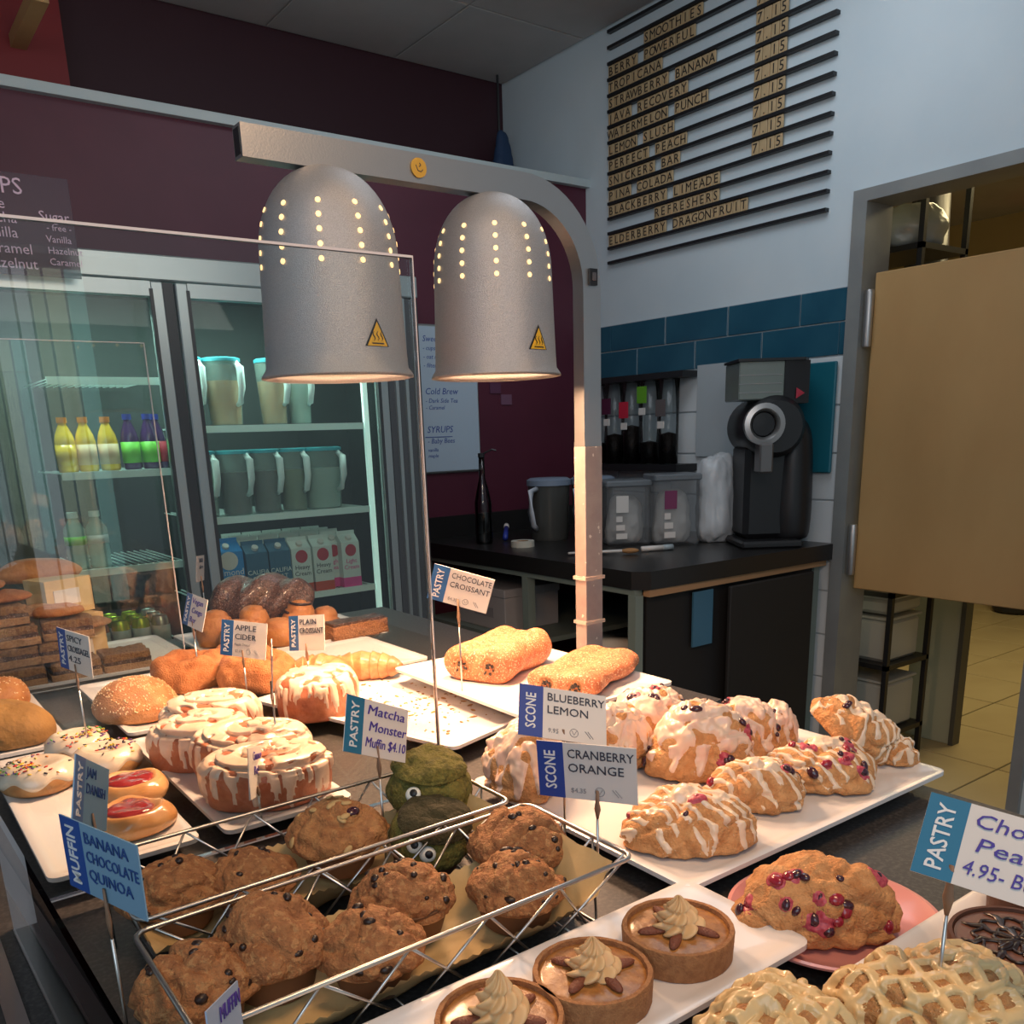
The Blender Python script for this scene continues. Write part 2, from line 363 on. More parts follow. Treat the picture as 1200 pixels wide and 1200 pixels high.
M_tub = mat('white_tub', (.42, .42, .38), .5)
for k, (z, s) in enumerate(((.14, .26), (.44, .22), (.64, .08))):
    o = MB().box((3.33, 1.95, z), (3.57, 2.24, z+s*.8), bev=.015).box((3.325, 1.945, z+s*.8), (3.575, 2.245, z+s*.8+.012), bev=.004).build('storage_tub', M_tub)
    tag(o, ('white storage tub on the lowest shelf of the dark rack', 'white storage tub on the middle shelf of the dark rack', 'small white tub on top of another tub on the rack')[k], 'tub', 'tubs on the storage rack')
o = Lump([(0, .16), (.08, .15), (.12, .09), (.11, .02), (.05, 0), (0, 0)], 1, 1.3, 4, ((12, .02), (30, .01))).build('plastic_bag', mat('crumpled_clear_bag', (.35, .36, .34), .25, bump=.8, bscale=20), loc=(3.45, 2.1, 2.021)); tag(o, 'crumpled grey plastic bag on top shelf above the plywood door', 'bag')
o = MB().lathe([(0, 0), (.13, 0), (.15, .1), (.11, .5), (.09, .9), (0, .92)], 14, (0, 0, 0), .5, 1, lambda a, i, z: 1+.12*math.sin(5*a)).build('hanging_apron', M_black, None, True, loc=(4.5, 2.60, 1.55)); tag(o, 'black apron hanging in the back room above the plywood door', 'apron')
t = thing('neon_sign', 'small red lit sign on the yellow back room wall', 'sign', (7.9, 3.35, 2.86))
MB().box((-.01, -.17, -.055), (.01, .17, .055)).build('sign_back', M_black, t)
M_neon = mat('red_neon', (1, .05, .05), emit=(1, .03, .05), estr=3)
MB().tube([(-.02, .15*math.cos(a), .045*math.sin(a)) for a in [i*2*PI/24 for i in range(24)]], .008, 6, True).build('neon_border', M_neon, t); text('OPEN', .07, M_neon, t, (-.02, .1, -.025), (PI/2, 0, -PI/2))
o = MB().box((6.9, 3.55, 0), (7.3, 4.1, .5), bev=.01).build('low_cabinet', mat('red_brown_wood', (.10, .02, .012), .5)); tag(o, 'dark red-brown low cabinet at the far end of the back room', 'cabinet')
o = MB().lathe([(0, 0), (.13, 0), (.15, .02), (.16, .2), (.14, .22), (0, .22)], 18, (6.9, 3.05, 0)).build('floor_bucket', M_black, None, 'auto'); tag(o, 'black bucket standing on cream floor tiles in the back room', 'bucket')
o = MB().tube([(2.95, 4.0, 3.088), (2.95, 4.0, 2.75)], .006, 6).build('hanging_rod', M_black); tag(o, 'thin black rod hanging from the ceiling in the far corner', 'rod')
o = Lump([(0, .32), (.03, .30), (.055, .2), (.07, .1), (.05, .02), (0, 0)], 1, .6, 3, ((20, .015), (50, .006))).build('hanging_cloth', mat('blue_cloth', (.02, .05, .12), .7), loc=(2.97, 4.0, 2.52)); tag(o, 'dark blue cloth bundle in the far upper corner above the partition', 'cloth')

# ------------------------------------------------------------------ smoothie menu board with letter tiles
mb = thing('menu_board', 'wall menu of black rails holding wooden letter tiles for smoothies', 'menu', (RX, 3.30, 2.14))
rail = MB().box((-.022, -1.15, -.006), (0, 0, .006)).mesh('rail', M_black)
DZ = .0611
for k in range(16): ob('rail', rail, mb, (0, 0, k*DZ))
tl = MB().box((-.016, -.0345, .006), (-.008, -.0015, .053), bev=.0015).mesh('letter_tile', M_woodtile)
rows = {13: (6, 'SMOOTHIES'), 12: (0, 'BERRY POWERFUL'), 11: (0, 'TROPICANA'), 10: (0, 'STRAWBERRY BANANA'), 9: (0, 'JAVA RECOVERY'), 8: (0, 'WATERMELON PUNCH'), 7: (0, 'LEMON SLUSH'),
        6: (0, 'PERFECT PEACH'), 5: (0, 'SNICKERS BAR'), 4: (0, 'PINA COLADA'), 3: (0, 'BLACKBERRY LIMEADE'), 2: (8, 'REFRESHERS'), 1: (0, 'ELDERBERRY DRAGONFRUIT')}
def put(k, y, ch):
    o = ob('letter_tile', tl, mb, (0, -y, k*DZ)); text(ch, .047, M_black, o, (-.0165, -.018, .014), (PI/2, 0, -PI/2), 'CENTER', name='letter')
for k, (off, s) in rows.items():
    for i, ch in enumerate(s):
        if ch != ' ': put(k, (i+off)*.036, ch)
for k in range(4, 15):
    for i, ch in enumerate('7.15'): put(k, .80+i*.036, ch)

# ------------------------------------------------------------------ drinks fridge
fg = thing('drinks_fridge', 'tall two-door glass fridge lined with drinks against the maroon wall', 'fridge', (.90, 2.90, 0))
X0, X1 = -.75, .85
MB().box((X0, .03, .2), (X0+.04, .55, 1.93)).box((X1-.04, .03, .2), (X1, .55, 1.93)).box((X0, .52, .2), (X1, .55, 1.93)).box((X0, .03, 1.885), (X1, .55, 1.93)).box((X0, .03, .2), (X1, .55, .30)).build('cabinet_shell', M_fin, fg)
MB().box((X0, -.0, 0), (X1, .55, .2)).build('base_grille', M_black, fg)
MB().box((X0, -.02, 1.865), (X1, .03, 1.935), bev=.004).build('header_panel', M_alu, fg)
for a, b, nm in ((X0+.01, -.025, 'left'), (.012, .705, 'right')):
    d = MB().box((a, -.03, .22), (a+.035, .01, 1.86), bev=.003).box((b-.035, -.03, .22), (b, .01, 1.86), bev=.003).box((a+.035, -.03, 1.82), (b-.035, .01, 1.86)).box((a+.035, -.03, .22), (b-.035, .01, .28)).build('door', M_alu, fg)
    MB().box((a+.035, -.012, .28), (b-.035, -.004, 1.82)).build('door_glass', G_door, d)
    MB().box((a+.030, -.033, .25), (a+.040, -.03, 1.84)).box((b-.040, -.033, .25), (b-.03, -.03, 1.84)).build('door_gasket', M_black, d)
MB().box((-.022, -.02, .22), (.008, .02, 1.86)).build('mullion', M_black, fg)
MB().box((.712, -.02, .22), (.845, .03, 1.86)).build('side_post', mat('dark_fridge_post', (.07, .07, .075), .4, .5), fg)
for x in (.735, .775, .815): MB().box((x, -.03, .22), (x+.012, -.02, 1.86)).build('post_ridge', M_alu, fg)
def shelf(x0, x1, z):
    s_ = MB().box((x0, .05, z-.022), (x1, .062, z)).build('shelf', M_shelf, fg)
    MB().box((x0, .062, z-.004), (x1, .066, z)).build('shelf_back_rail', M_shelf, s_)
    b = MB()
    x = x0+.01
    while x < x1: b.box((x, .062, z-.006), (x+.004, .50, z-.002)); x += .022
    stuff(b.build('shelf_wires', M_shelf, s_))
for z in (1.60, 1.33, 1.04, .75): shelf(-.36, -.04, z)
for z in (1.455, 1.165, .88): shelf(.03, .64, z)
for x in (.645, ): MB().box((x, .05, .3), (x+.018, .065, 1.82)).build('led_strip', M_led, fg)
MB().box((-.025, .06, .3), (-.010, .075, 1.82)).build('led_strip', M_led, fg)
area('fridge_light', (1.22, 2.98, 1.80), (1.22, 3.25, 1.0), .55, 5, (.72, 1, .90), .05)
area('fridge_light_left', (.65, 2.98, 1.80), (.65, 3.25, 1.0), .5, 7, (.72, 1, .90), .05)

def bottle(x, z, r, h, liquid, cap, label_c, lab, loc_y=3.0):
    t = thing('juice_bottle', lab, 'bottle', (x, loc_y, z), group='bottles on the left fridge shelf')
    MB().lathe([(0, 0), (r*.9, 0), (r, .008), (r, h*.55), (r*.85, h*.68), (r*.42, h*.86), (r*.40, h*.92), (0, h*.92)], 18).build('bottle_body', liquid, t, True)
    MB().lathe([(0, h*.9), (r*.5, h*.9), (r*.5, h), (0, h)], 14).build('cap', cap, t, 'auto')
    MB().lathe([(r*1.02, h*.12), (r*1.02, h*.5)], 18).build('bottle_label', label_c, t, True)
M_oj = mat('yellow_juice', (.85, .52, .03), .25, coat=.5); M_or = mat('orange_cap', (.8, .25, .03), .4); M_lab = mat('pale_peach_label', (.75, .5, .3), .5)
M_pj = mat('purple_juice', (.06, .02, .10), .2, coat=.5); M_bc = mat('blue_cap', (.03, .05, .35), .4); M_gl = mat('lime_label', (.18, .6, .05), .5); M_rl = mat('red_label', (.5, .03, .05), .5)
for k, x in enumerate((.570, .627, .69)): bottle(x, 1.33, .029, .158, M_oj, M_or, (M_oj, M_lab, M_lab)[k], ('yellow juice bottle with orange cap, leftmost on fridge shelf', 'yellow juice bottle with peach label, middle of three', 'yellow juice bottle with peach label nearest the dark bottles')[k])
for k, x in enumerate((.755, .813, .845)): bottle(x, 1.33, .027, .165, M_pj, M_bc, (M_gl, M_gl, M_rl)[k] if k != 1 else M_gl, ('dark juice bottle with lime green label beside the yellow bottles', 'dark juice bottle with green label, middle of the dark ones', 'dark juice bottle with red label behind the fridge door frame')[k], 3.0+.03*(k == 2))
for k, x in enumerate((.557, .620)):
    t = thing('water_bottle', ('clear plastic water bottle left of its twin in the fridge', 'clear plastic water bottle right of its twin in the fridge')[k], 'bottle', (x, 3.0, 1.04), group='clear water bottles in the fridge')
    MB().lathe([(0, 0), (.030, 0), (.032, .01), (.030, .03), (.032, .05), (.030, .07), (.032, .12), (.014, .15), (.014, .16), (0, .16)], 18).build('bottle_body', mat('water_plastic', (.55, .75, .66), .12, alpha=.55), t, True)
    MB().lathe([(0, .155), (.016, .155), (.016, .172), (0, .172)], 12).build('cap', M_shelf, t); MB().lathe([(.0325, .075), (.0325, .10)], 16).build('bottle_label', M_gl if k == 0 else M_card, t, True)
M_can = [mat('pink_can', (.55, .2, .24), .25, .6), mat('lime_can', (.50, .62, .05), .25, .6), mat('grey_can', (.45, .5, .45), .25, .7)]
q = 0
for r_ in range(3):
    for c_ in range(4):
        x = .585+c_*.062; y = 3.0+r_*.07; ci = 0 if c_ == 0 else 1 if c_ < 3 else 2
        t = thing('drink_can', '%s drink can, %s row on the bottom left fridge shelf, %s' % (('pink', 'lime green', 'silvery grey')[ci], ('front', 'second', 'back')[r_], ('leftmost', 'second from left', 'third from left', 'rightmost')[c_]), 'can', (x, y, .75), group='cans on the bottom fridge shelf')
        MB().lathe([(0, 0), (.020, 0), (.028, .008), (.028, .10), (.022, .115), (.020, .113), (0, .112)], 16).build('can_body', M_can[ci], t, 'auto')
        MB().lathe([(.0285, .03), (.0285, .085)], 16).build('can_print', mat('can_grey_print', (.5, .52, .48), .4), t, True)
M_pit = mat('cloudy_pitcher_plastic', (.46, .60, .54), .35, alpha=.34); M_han = mat('white_pitcher_handle', (.72, .82, .80), .4); M_lid = mat('aqua_lid', (.05, .38, .45), .4)
M_drk = [mat('iced_tea', (.10, .035, .015), .3), mat('peach_drink', (.62, .30, .10), .4), mat('plum_drink', (.08, .03, .035), .3), mat('green_drink', (.16, .17, .06), .4), mat('milky_drink', (.40, .52, .46), .4)]
def pitcher(x, z, wd, h, dr, lab, name='drink_pitcher', y=3.03, lid=None):
    t = thing(name, lab, 'pitcher', (x, y, z), group='lidded pitchers in the right fridge')
    r = wd/2
    MB().lathe([(0, 0), (r*.82, 0), (r*.86, .01), (r, h*.93), (r, h*.95), (0, h*.95)], 24).build('jug', M_pit, t, 'auto')
    MB().lathe([(0, .004), (r*.80, .004), (r*.92, h*.66), (0, h*.66)], 20).build('drink', M_drk[dr], t, 'auto')
    MB().lathe([(0, h*.94), (r*1.04, h*.94), (r*1.04, h*.985), (r*.9, h), (0, h)], 24).build('lid', lid or M_lid, t, 'auto')
    MB().tube([(r*.55, -r*.75, h*.92), (r*.62, -r*1.15, h*.84), (r*.62, -r*1.18, h*.55), (r*.5, -r*1.05, h*.33), (r*.42, -r*.80, h*.30)], [.010, .013, .012, .010, .007], 8, flat=1).build('handle', M_han, t, True)
for k, (x, wd, d) in enumerate(((.968, .09, 4), (1.078, .12, 1), (1.245, .10, 1), (1.34, .085, 4))): pitcher(x, 1.455, wd, .212, d, ('half-hidden lidded pitcher at the left end of the top shelf', 'lidded pitcher of peach-coloured drink on the top fridge shelf', 'lidded pitcher of peach drink behind the heat lamp rim', 'pale slim pitcher at the right of the top fridge shelf')[k])
for k, (x, wd, d) in enumerate(((.98, .085, 4), (1.083, .11, 2), (1.19, .105, 2), (1.29, .10, 3), (1.40, .145, 4))): pitcher(x, 1.165, wd, .212, d, ('pale lidded pitcher leftmost on the middle fridge shelf', 'pitcher of plum-dark drink, second on the middle fridge shelf', 'pitcher of dark drink, third on the middle fridge shelf', 'pitcher of olive green drink on the middle fridge shelf', 'widest cloudy pitcher at right end of middle fridge shelf')[k])
def carton(x, y, wd, h, body, band, lab, words, wc, ink, z=.88, topc=None):
    t = thing('drink_carton', lab, 'carton', (x, y, z), group='cartons on the bottom right fridge shelf')
    a = wd/2; b = MB().box((-a, -a, 0), (a, a, h*.8)); b.add([(-a, -a, h*.8), (a, -a, h*.8), (a, a, h*.8), (-a, a, h*.8), (-a, 0, h*.95), (a, 0, h*.95)], [(0, 1, 5, 4), (2, 3, 4, 5), (0, 4, 3), (1, 2, 5)])
    b.box((-a, -.003, h*.94), (a, .003, h)).build('carton_body', body, t)
    MB().box((-a-.0006, -a-.0006, 0), (a+.0006, a+.0006, h*.17)).build('colour_band', band, t)
    if words:
        MB().lathe([(0, 0), (a*.62, 0), (a*.62, .001), (0, .001)], 18).build('badge', wc, t, loc=(0, -a-.0005, h*.66), rot=(PI/2, 0, 0))
        for i, wd_ in enumerate(words): text(wd_, .022 if len(words) > 1 else .03, ink, t, (0, -a-.0012, h*.43-i*.022), align='CENTER')
    MB().lathe([(0, 0), (.011, 0), (.011, .012), (0, .012)], 12).build('screw_cap', topc or M_card, t, loc=(0, -a*.55, h*.86), rot=(.7, 0, 0))
M_cw = mat('carton_white', (.66, .74, .70), .4); M_cr = mat('carton_orange_red', (.62, .07, .02), .4); M_cp = mat('carton_pink', (.75, .06, .30), .4); M_cb = mat('carton_blue', (.02, .25, .62), .4); M_co = mat('carton_slate_blue', (.04, .14, .24), .4); M_bdg = mat('badge_red', (.5, .04, .06), .4)
carton(1.01, 3.02, .10, .21, M_cb, mat('carton_sky', (.05, .4, .7), .4), 'bright blue almond milk carton, leftmost on the shelf', ['Almond'], M_card, M_inkw)
carton(1.105, 3.0, .076, .195, M_co, M_co, 'slate blue oat milk carton beside the bright blue carton', ['CALIFIA', 'OAT'], M_co, M_cw)
carton(1.187, 3.0, .076, .195, M_co, mat('carton_deep_blue', (.02, .09, .25), .4), 'slate blue oat milk carton beside the cream cartons', ['CALIFIA', 'OAT'], M_co, M_cw)
for k, (x, y) in enumerate(((1.264, 2.995), (1.345, 2.995))): carton(x, y, .073, .195, M_cw, M_cr, ('white and orange heavy cream carton next to oat milk', 'white and orange heavy cream carton next to pink cartons')[k], ['Heavy', 'Cream'], M_bdg, M_ink)
for k, (x, y) in enumerate(((1.405, 3.03), (1.455, 2.995))): carton(x, y, .070, .20, M_cw, M_cp, ('white and pink cream carton half hidden between two others', 'white and pink light cream carton at the right end')[k], ['Light', 'Cream'], M_bdg, M_cp)
for r_ in range(1, 4):
    for c_ in range(5):
        carton(1.13+c_*.078, 3.03+r_*.08, .072, .20, M_cw, M_cr if c_ < 3 else M_cp, 'white carton in %s row behind the front cartons, %s' % (('second', 'third', 'rearmost')[r_-1], ('leftmost', 'second from left', 'middle', 'second from right', 'rightmost')[c_]), None, None, None)
t = thing('menu_reflection', 'reflection of a chalked syrup menu built as a translucent board above the left fridge door', 'menu', (.645, 2.82, 1.845))
MB().box((-.75, 0, 0), (0, .006, .245)).build('board', mat('dark_translucent_board', (.05, .02, .05), .4, alpha=.62), t)  # see-through board stands in for a mirrored syrup menu
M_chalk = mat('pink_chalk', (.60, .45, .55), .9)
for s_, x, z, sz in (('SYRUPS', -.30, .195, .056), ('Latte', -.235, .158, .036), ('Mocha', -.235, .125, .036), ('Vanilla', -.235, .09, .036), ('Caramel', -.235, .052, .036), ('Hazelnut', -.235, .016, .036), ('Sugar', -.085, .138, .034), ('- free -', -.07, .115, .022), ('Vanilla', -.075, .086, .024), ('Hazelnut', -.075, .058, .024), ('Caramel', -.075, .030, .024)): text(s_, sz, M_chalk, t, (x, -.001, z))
# ------------------------------------------------------------------ back counter and what stands on it
bc = thing('back_counter', 'black-topped work counter with green steel legs along the tiled wall', 'counter', (2.07, 2.06, 0))
M_ctop = mat('black_laminate_top', (.014, .013, .013), .32)
M_gsteel = mat('grey_green_steel', (.22, .27, .24), .5, .2)
MB().prism([(-.045, .035), (.0, -.01), (.985, -.03), (.975, 1.40), (-.045, 1.40)], .895, .955).build('worktop', M_ctop, bc)
MB().box((-.03, 1.385, .955), (.97, 1.405, 1.05)).build('backsplash', M_ctop, bc)
MB().box((-.035, .03, .875), (0, 1.40, .895)).build('side_rail', M_gsteel, bc)
MB().box((0, -.005, .870), (.96, .025, .895)).build('front_trim', mat('raw_wood_edge', (.42, .24, .12), .6), bc)
for y in (.02, .60, 1.34): MB().box((-.04, y, 0), (-.005, y+.035, .875)).build('leg', M_gsteel, bc)
MB().box((.92, .02, 0), (.955, .055, .875)).build('leg', M_gsteel, bc)
MB().box((-.035, .62, .60), (.9, 1.36, .62)).build('lower_shelf', M_gsteel, bc)
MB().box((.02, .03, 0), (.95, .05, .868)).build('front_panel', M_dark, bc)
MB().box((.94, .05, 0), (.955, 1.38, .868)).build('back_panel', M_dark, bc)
o = tag(MB().box((2.30, 2.072, .66), (2.40, 2.079, .855)).build('notice_sheet', mat('blue_notice', (.05, .16, .26), .5)), 'blue notice sheet on the dark panel below the counter', 'notice')
t = thing('cardboard_box', 'white cardboard box on the shelf under the back counter', 'box', (2.22, 3.05, .62)); MB().box((-.14, -.17, 0), (.14, .17, .17), bev=.003).build('carton', mat('white_cardboard', (.42, .40, .40), .7), t); MB().box((-.145, -.175, .14), (.145, .175, .175), bev=.003).build('lid', mat('white_cardboard', (.42, .40, .40), .7), t); MB().box((-.1415, -.09, .05), (-.14, .05, .09)).build('printed_panel', M_grayink, t)
M_filt = mat('coffee_filter_paper', (.62, .58, .50), .8)
t = thing('coffee_filters', 'stack of fluted white coffee filters on the counter floor shelf', 'filters', (2.25, 2.42, .50)); 
for k in range(5): MB().lathe([(.05, 0), (.12, .08)], 48, (0, 0, k*.016), 1, 1, lambda a, i, z: 1+(.05 if i else .02)*math.sin(24*a)).build('filter', M_filt, t, True)
o = tag(MB().box((2.08, 2.16, .46), (2.9, 2.60, .498)).build('under_counter_shelf', M_dark), 'dark low shelf under the corner of the back counter', 'shelf')
t = thing('wooden_crate', 'raw wooden slat crate beneath the corner of the back counter', 'crate', (2.25, 2.22, .50))
for k in range(3): MB().box((-.12, -.07, k*.045), (.12, -.06, k*.045+.035)).build('slat', mat('crate_wood', (.35, .20, .10), .6), t); MB().box((-.12, -.07, k*.045), (-.11, .10, k*.045+.035)).build('slat', mat('crate_wood', (.35, .20, .10), .6), t)
# whiteboard
t = thing('whiteboard', 'small white board with blue handwriting on the maroon wall', 'whiteboard', (2.235, 3.465, 1.24))
MB().box((-.16, -.012, 0), (.155, 0, .62), bev=.006).build('frame', M_alu, t); MB().box((-.15, -.015, .010), (.145, -.012, .61)).build('board', mat('whiteboard_face', (.42, .52, .62), .3), t)
M_bpen = mat('blue_marker', (.02, .05, .28), .6)
for s_, z, sz in (('Cold Brew', .335, .038), ('- Dark Side Tea', .300, .026), ('- Caramel', .272, .024), ('SYRUPS', .175, .040), ('- Baby Bees', .130, .030), ('vanilla', .095, .022), ('maple', .070, .022), ('Sweet & Strong', .55, .034), ('- cups & lids', .515, .026), ('- oat milk', .48, .026), ('- filters', .445, .026)): text(s_, sz, M_bpen, t, (-.13, -.0155, z), shear=.2)
MB().box((-.14, -.0165, .155), (0, -.0155, .158)).build('underline', M_bpen, t)
for k, (x, z, c) in enumerate(((2.46, 1.58, (.10, .03, .07)), (2.52, 1.53, (.16, .07, .12)))): tag(MB().box((x, 3.464, z), (x+.06, 3.469, z+.045)).build('paper_note', mat('faded_note_%d' % k, c, .7)), ('small dark note taped to the maroon wall, upper one', 'small faded pink note taped to the maroon wall, lower one')[k], 'note')
# on the counter
t = thing('glass_bottle', 'tall clear empty glass bottle with narrow neck on the counter', 'bottle', (2.165, 3.13, .955))
MB().lathe([(0, 0), (.034, 0), (.036, .01), (.036, .17), (.026, .22), (.013, .27), (.012, .36), (.0, .36)], 24).build('bottle_body', glass('bottle_glass', (.55, .56, .56), 1.5), t, True); MB().lathe([(0, .355), (.014, .355), (.014, .372), (0, .372)], 12).build('stopper', M_black, t); MB().tube([(.012, 0, .37), (.04, -.02, .385), (.055, -.03, .38)], .004, 6).build('pour_spout', M_black, t)
t = thing('tape_roll', 'roll of cream masking tape lying on the black counter', 'tape', (2.205, 2.915, .955)); MB().lathe([(.026, 0), (.048, 0), (.048, .024), (.026, .024), (.026, 0)], 28).build('tape_coil', mat('cream_tape', (.55, .53, .45), .6), t, 'auto'); MB().lathe([(.024, .001), (.0265, .001), (.0265, .023), (.024, .023), (.024, .001)], 24).build('core', M_barp, t)
t = thing('spray_trigger', 'blue and white marker pen leaning behind the tape roll', 'pen', (2.33, 3.20, .967), rot=(0, 0, .9)); MB().tube([(-.09, 0, 0), (.05, 0, .03)], .011, 10).build('barrel', mat('blue_plastic', (.02, .04, .30), .4), t, True); MB().tube([(.05, 0, .03), (.085, 0, .037)], .012, 10).build('cap', M_card, t, True)
t.name = 'marker_pen'
for k, (x, y) in enumerate(((2.44, 3.03), (2.60, 2.93))):
    t = thing('storage_pitcher', ('grey-lidded pitcher with white handle on the black counter', 'grey pitcher half hidden behind the lamp post')[k], 'pitcher', (x, y, .955))
    MB().lathe([(0, 0), (.076, 0), (.080, .01), (.090, .235), (0, .235)], 26).build('jug', mat('smoky_pitcher', (.07, .07, .065), .3), t, 'auto'); MB().lathe([(0, .23), (.095, .23), (.095, .252), (.08, .26), (0, .26)], 26).build('lid', mat('grey_blue_lid', (.20, .25, .33), .4), t, 'auto')
    MB().tube([(-.075, -.02, .22), (-.12, -.03, .21), (-.128, -.035, .13), (-.11, -.03, .07), (-.085, -.02, .05)], [.012, .014, .013, .012, .01], 8).build('handle', mat('white_pitcher_handle2', (.50, .53, .58), .4), t, True)
def bin_(x, y, wd, h, lab, lc):
    t = thing('ingredient_bin', lab, 'bin', (x, y, .955), -.5)
    a = wd/2
    MB().box((-a, -a*.9, 0), (a, a*.9, h), bev=.012).build('bin_body', mat('smoky_clear_bin', (.25, .26, .27), .25, alpha=.35), t)
    MB().box((-a-.005, -a*.95, h-.01), (a+.005, a*.95, h+.015), bev=.005).build('lid', mat('smoky_bin_lid', (.20, .22, .24), .3, alpha=.7), t)
    Lump([(0, h*.8), (a*.6, h*.75), (a*.8, h*.4), (a*.8, h*.1), (a*.4, .01), (0, .005)], 1, .9, 3, ((20, .012), (50, .006))).build('contents', mat('white_filters_inside', (.62, .60, .57), .7, bump=.8, bscale=30), t)
    MB().box((-a*.6, -a*.9-.002, h*.55), (-a*.05, -a*.9, h*.82)).build('label_card', lc, t)
    for i, z in enumerate((.12, .26, .40)): MB().box((-a*.6, -a*.9-.002, h*z), (-a*.1-i*.01, -a*.9, h*(z+.09))).build('label_card', M_card, t)
bin_(2.53, 2.66, .18, .24, 'clear bin with white label full of filters behind post', M_card)
bin_(2.66, 2.525, .18, .26, 'clear bin with plum-coloured label beside the white bag', mat('plum_label', (.20, .03, .10), .5))
t = thing('spice_jar', 'small jar with white and red label just right of the post', 'jar', (2.36, 2.72, .955)); MB().lathe([(0, 0), (.03, 0), (.03, .20), (.02, .22), (0, .22)], 16).build('jar_body', M_black, t, 'auto'); MB().lathe([(.0305, .12), (.0305, .155)], 16).build('red_label', M_rl, t); MB().lathe([(.0305, .155), (.0305, .20)], 16).build('white_label', M_card, t)
# wall dispensers
t = thing('bean_dispenser_rack', 'black wall rail carrying clear bean dispenser tubes', 'rack', (2.97, 3.38, 1.25)); MB().box((-.03, -.64, .36), (.075, 0, .385)).build('top_rail', M_black, t); MB().box((-.06, -.64, -.03), (.075, 0, .0)).build('bottom_rail', M_black, t)
cols = [((.12, .35, .02), 'lime green', 0), ((.08, .012, .04), 'plum', .02), ((.55, .02, .05), 'red', .0), ((.16, .4, .02), 'lime green', .06), ((.12, .10, .10), 'grey', 0)]
for k in range(5):
    y = 3.30-k*.115
    t = thing('bean_dispenser', ('clear dispenser tube with lime label nearest the lamp post', 'dispenser tube with plum and crimson labels on tiled wall', 'dispenser tube with bright red label on tiled wall', 'dispenser tube with high lime label beside the red one', 'half-empty pale dispenser tube at the end of the rack')[k], 'dispenser', (2.965, y, 1.252), group='bean dispensers on the wall rack')
    MB().lathe([(.042, .0), (.046, .355)], 20).build('tube', glass('tube_plastic', (.84, .87, .88), 1.35, .1), t, True)
    MB().lathe([(0, .002), (.038, .002), (.040, .09+.035*(k % 3)), (0, .10+.035*(k % 3))], 16).build('coffee_beans', mat('coffee_beans', (.022, .012, .009), .5, bump=1, bscale=140), t, True)
    MB().box((-.052, -.025, .20+cols[k][2]), (-.046, .03, .27+cols[k][2])).build('colour_label', mat('label_%s' % cols[k][1].replace(' ', '_'), cols[k][0], .5), t)
    MB().box((-.052, -.018, .15+cols[k][2]), (-.046, .018, .18+cols[k][2])).build('name_label', M_card, t)
tag(MB().box((3.03, 2.50, 1.28), (3.038, 2.74, 1.655)).build('paper_sheet', mat('grey_white_sheet', (.42, .47, .50), .6)), 'plain white sheet taped on tiles between dispensers and grinder', 'paper')
tag(MB().box((3.02, 2.06, 1.22), (3.035, 2.48, 1.62), bev=.004).build('teal_panel', mat('teal_panel', (.01, .13, .18), .4)), 'teal panel fixed to the tiles behind the black grinder', 'panel')
o = Lump([(0, .34), (.05, .335), (.085, .30), (.095, .2), (.10, .05), (.06, 0), (0, 0)], .92, .75, 5, ((12, .016), (34, .012), (80, .004)), ridge=.008, rf=22).build('plastic_bag', mat('white_plastic_bag', (.58, .60, .62), .4, bump=.6, bscale=22), loc=(2.82, 2.435, .956)); tag(o, 'tall crumpled white plastic bag beside the black grinder', 'bag')
t = thing('paint_brush', 'white-handled pastry brush with tan bristles on the counter', 'brush', (2.26, 2.46, .965), rot=(0, 0, -.65)); MB().tube([(-.15, 0, 0), (.05, 0, .003)], [.007, .010], 8, flat=.6).build('handle', M_card, t, True); MB().ell((.08, 0, .003), (.035, .017, .010)).build('bristles', mat('tan_bristle', (.35, .18, .07), .8), t, True); MB().box((-.09, -.010, -.008), (-.03, .010, -.001)).build('blue_tag', mat('blue_plastic', (.02, .04, .30), .4), t)
t = thing('label_pen', 'small white capped pen lying on counter before the grinder', 'pen', (2.46, 2.40, .966), rot=(0, 0, -.35)); MB().tube([(-.07, 0, 0), (.02, 0, 0)], .010, 8).build('barrel', M_card, t, True); MB().tube([(.02, 0, 0), (.06, 0, 0)], .011, 8).build('cap', mat('grey_pen_cap', (.35, .42, .45), .4), t, True)
# grinder
t = thing('coffee_grinder', 'large black coffee grinder with hopper and chrome dial', 'grinder', (2.84, 2.22, .955), -.62)
MB().box((-.11, -.13, 0), (.12, .16, .028), bev=.008).build('base', M_black, t)
MB().box((-.085, -.05, .028), (.10, .16, .38), bev=.02).build('column', M_black, t)
Lump([(0, .46), (.04, .45), (.075, .38), (.085, .2), (.085, .06), (.07, 0), (0, 0)], 1, 1.2, 2, ()).build('rear_housing', M_black, t, 32, 20, loc=(.105, .03, .02))
MB().lathe([(0, -.17), (.085, -.17), (.105, -.14), (.11, .14), (.09, .17), (0, .17)], 28, (0, 0, 0)).build('motor_housing', M_black, t, 'auto', loc=(0, .03, .44), rot=(PI/2, 0, 0))
r_ = MB().lathe([(.045, 0), (.07, 0), (.073, .008), (.073, .03), (.055, .034), (.045, .02), (.045, 0)], 32).build('dial_ring', M_steel, t, 'auto', loc=(-.055, -.14, .45), rot=(PI/2, 0, 0))
MB().lathe([(0, 0), (.045, 0), (.040, .012), (0, .015)], 24).build('dial_face', M_black, r_, 'auto')
MB().box((-.075, -.19, .28), (-.025, -.12, .385), bev=.006).build('chute', mat('grinder_chute', (.16, .15, .15), .35, .6), t)
MB().tube([(-.06, -.15, .40), (-.065, -.17, .33), (-.06, -.18, .29)], .008, 6).build('bag_clamp', M_black, t)
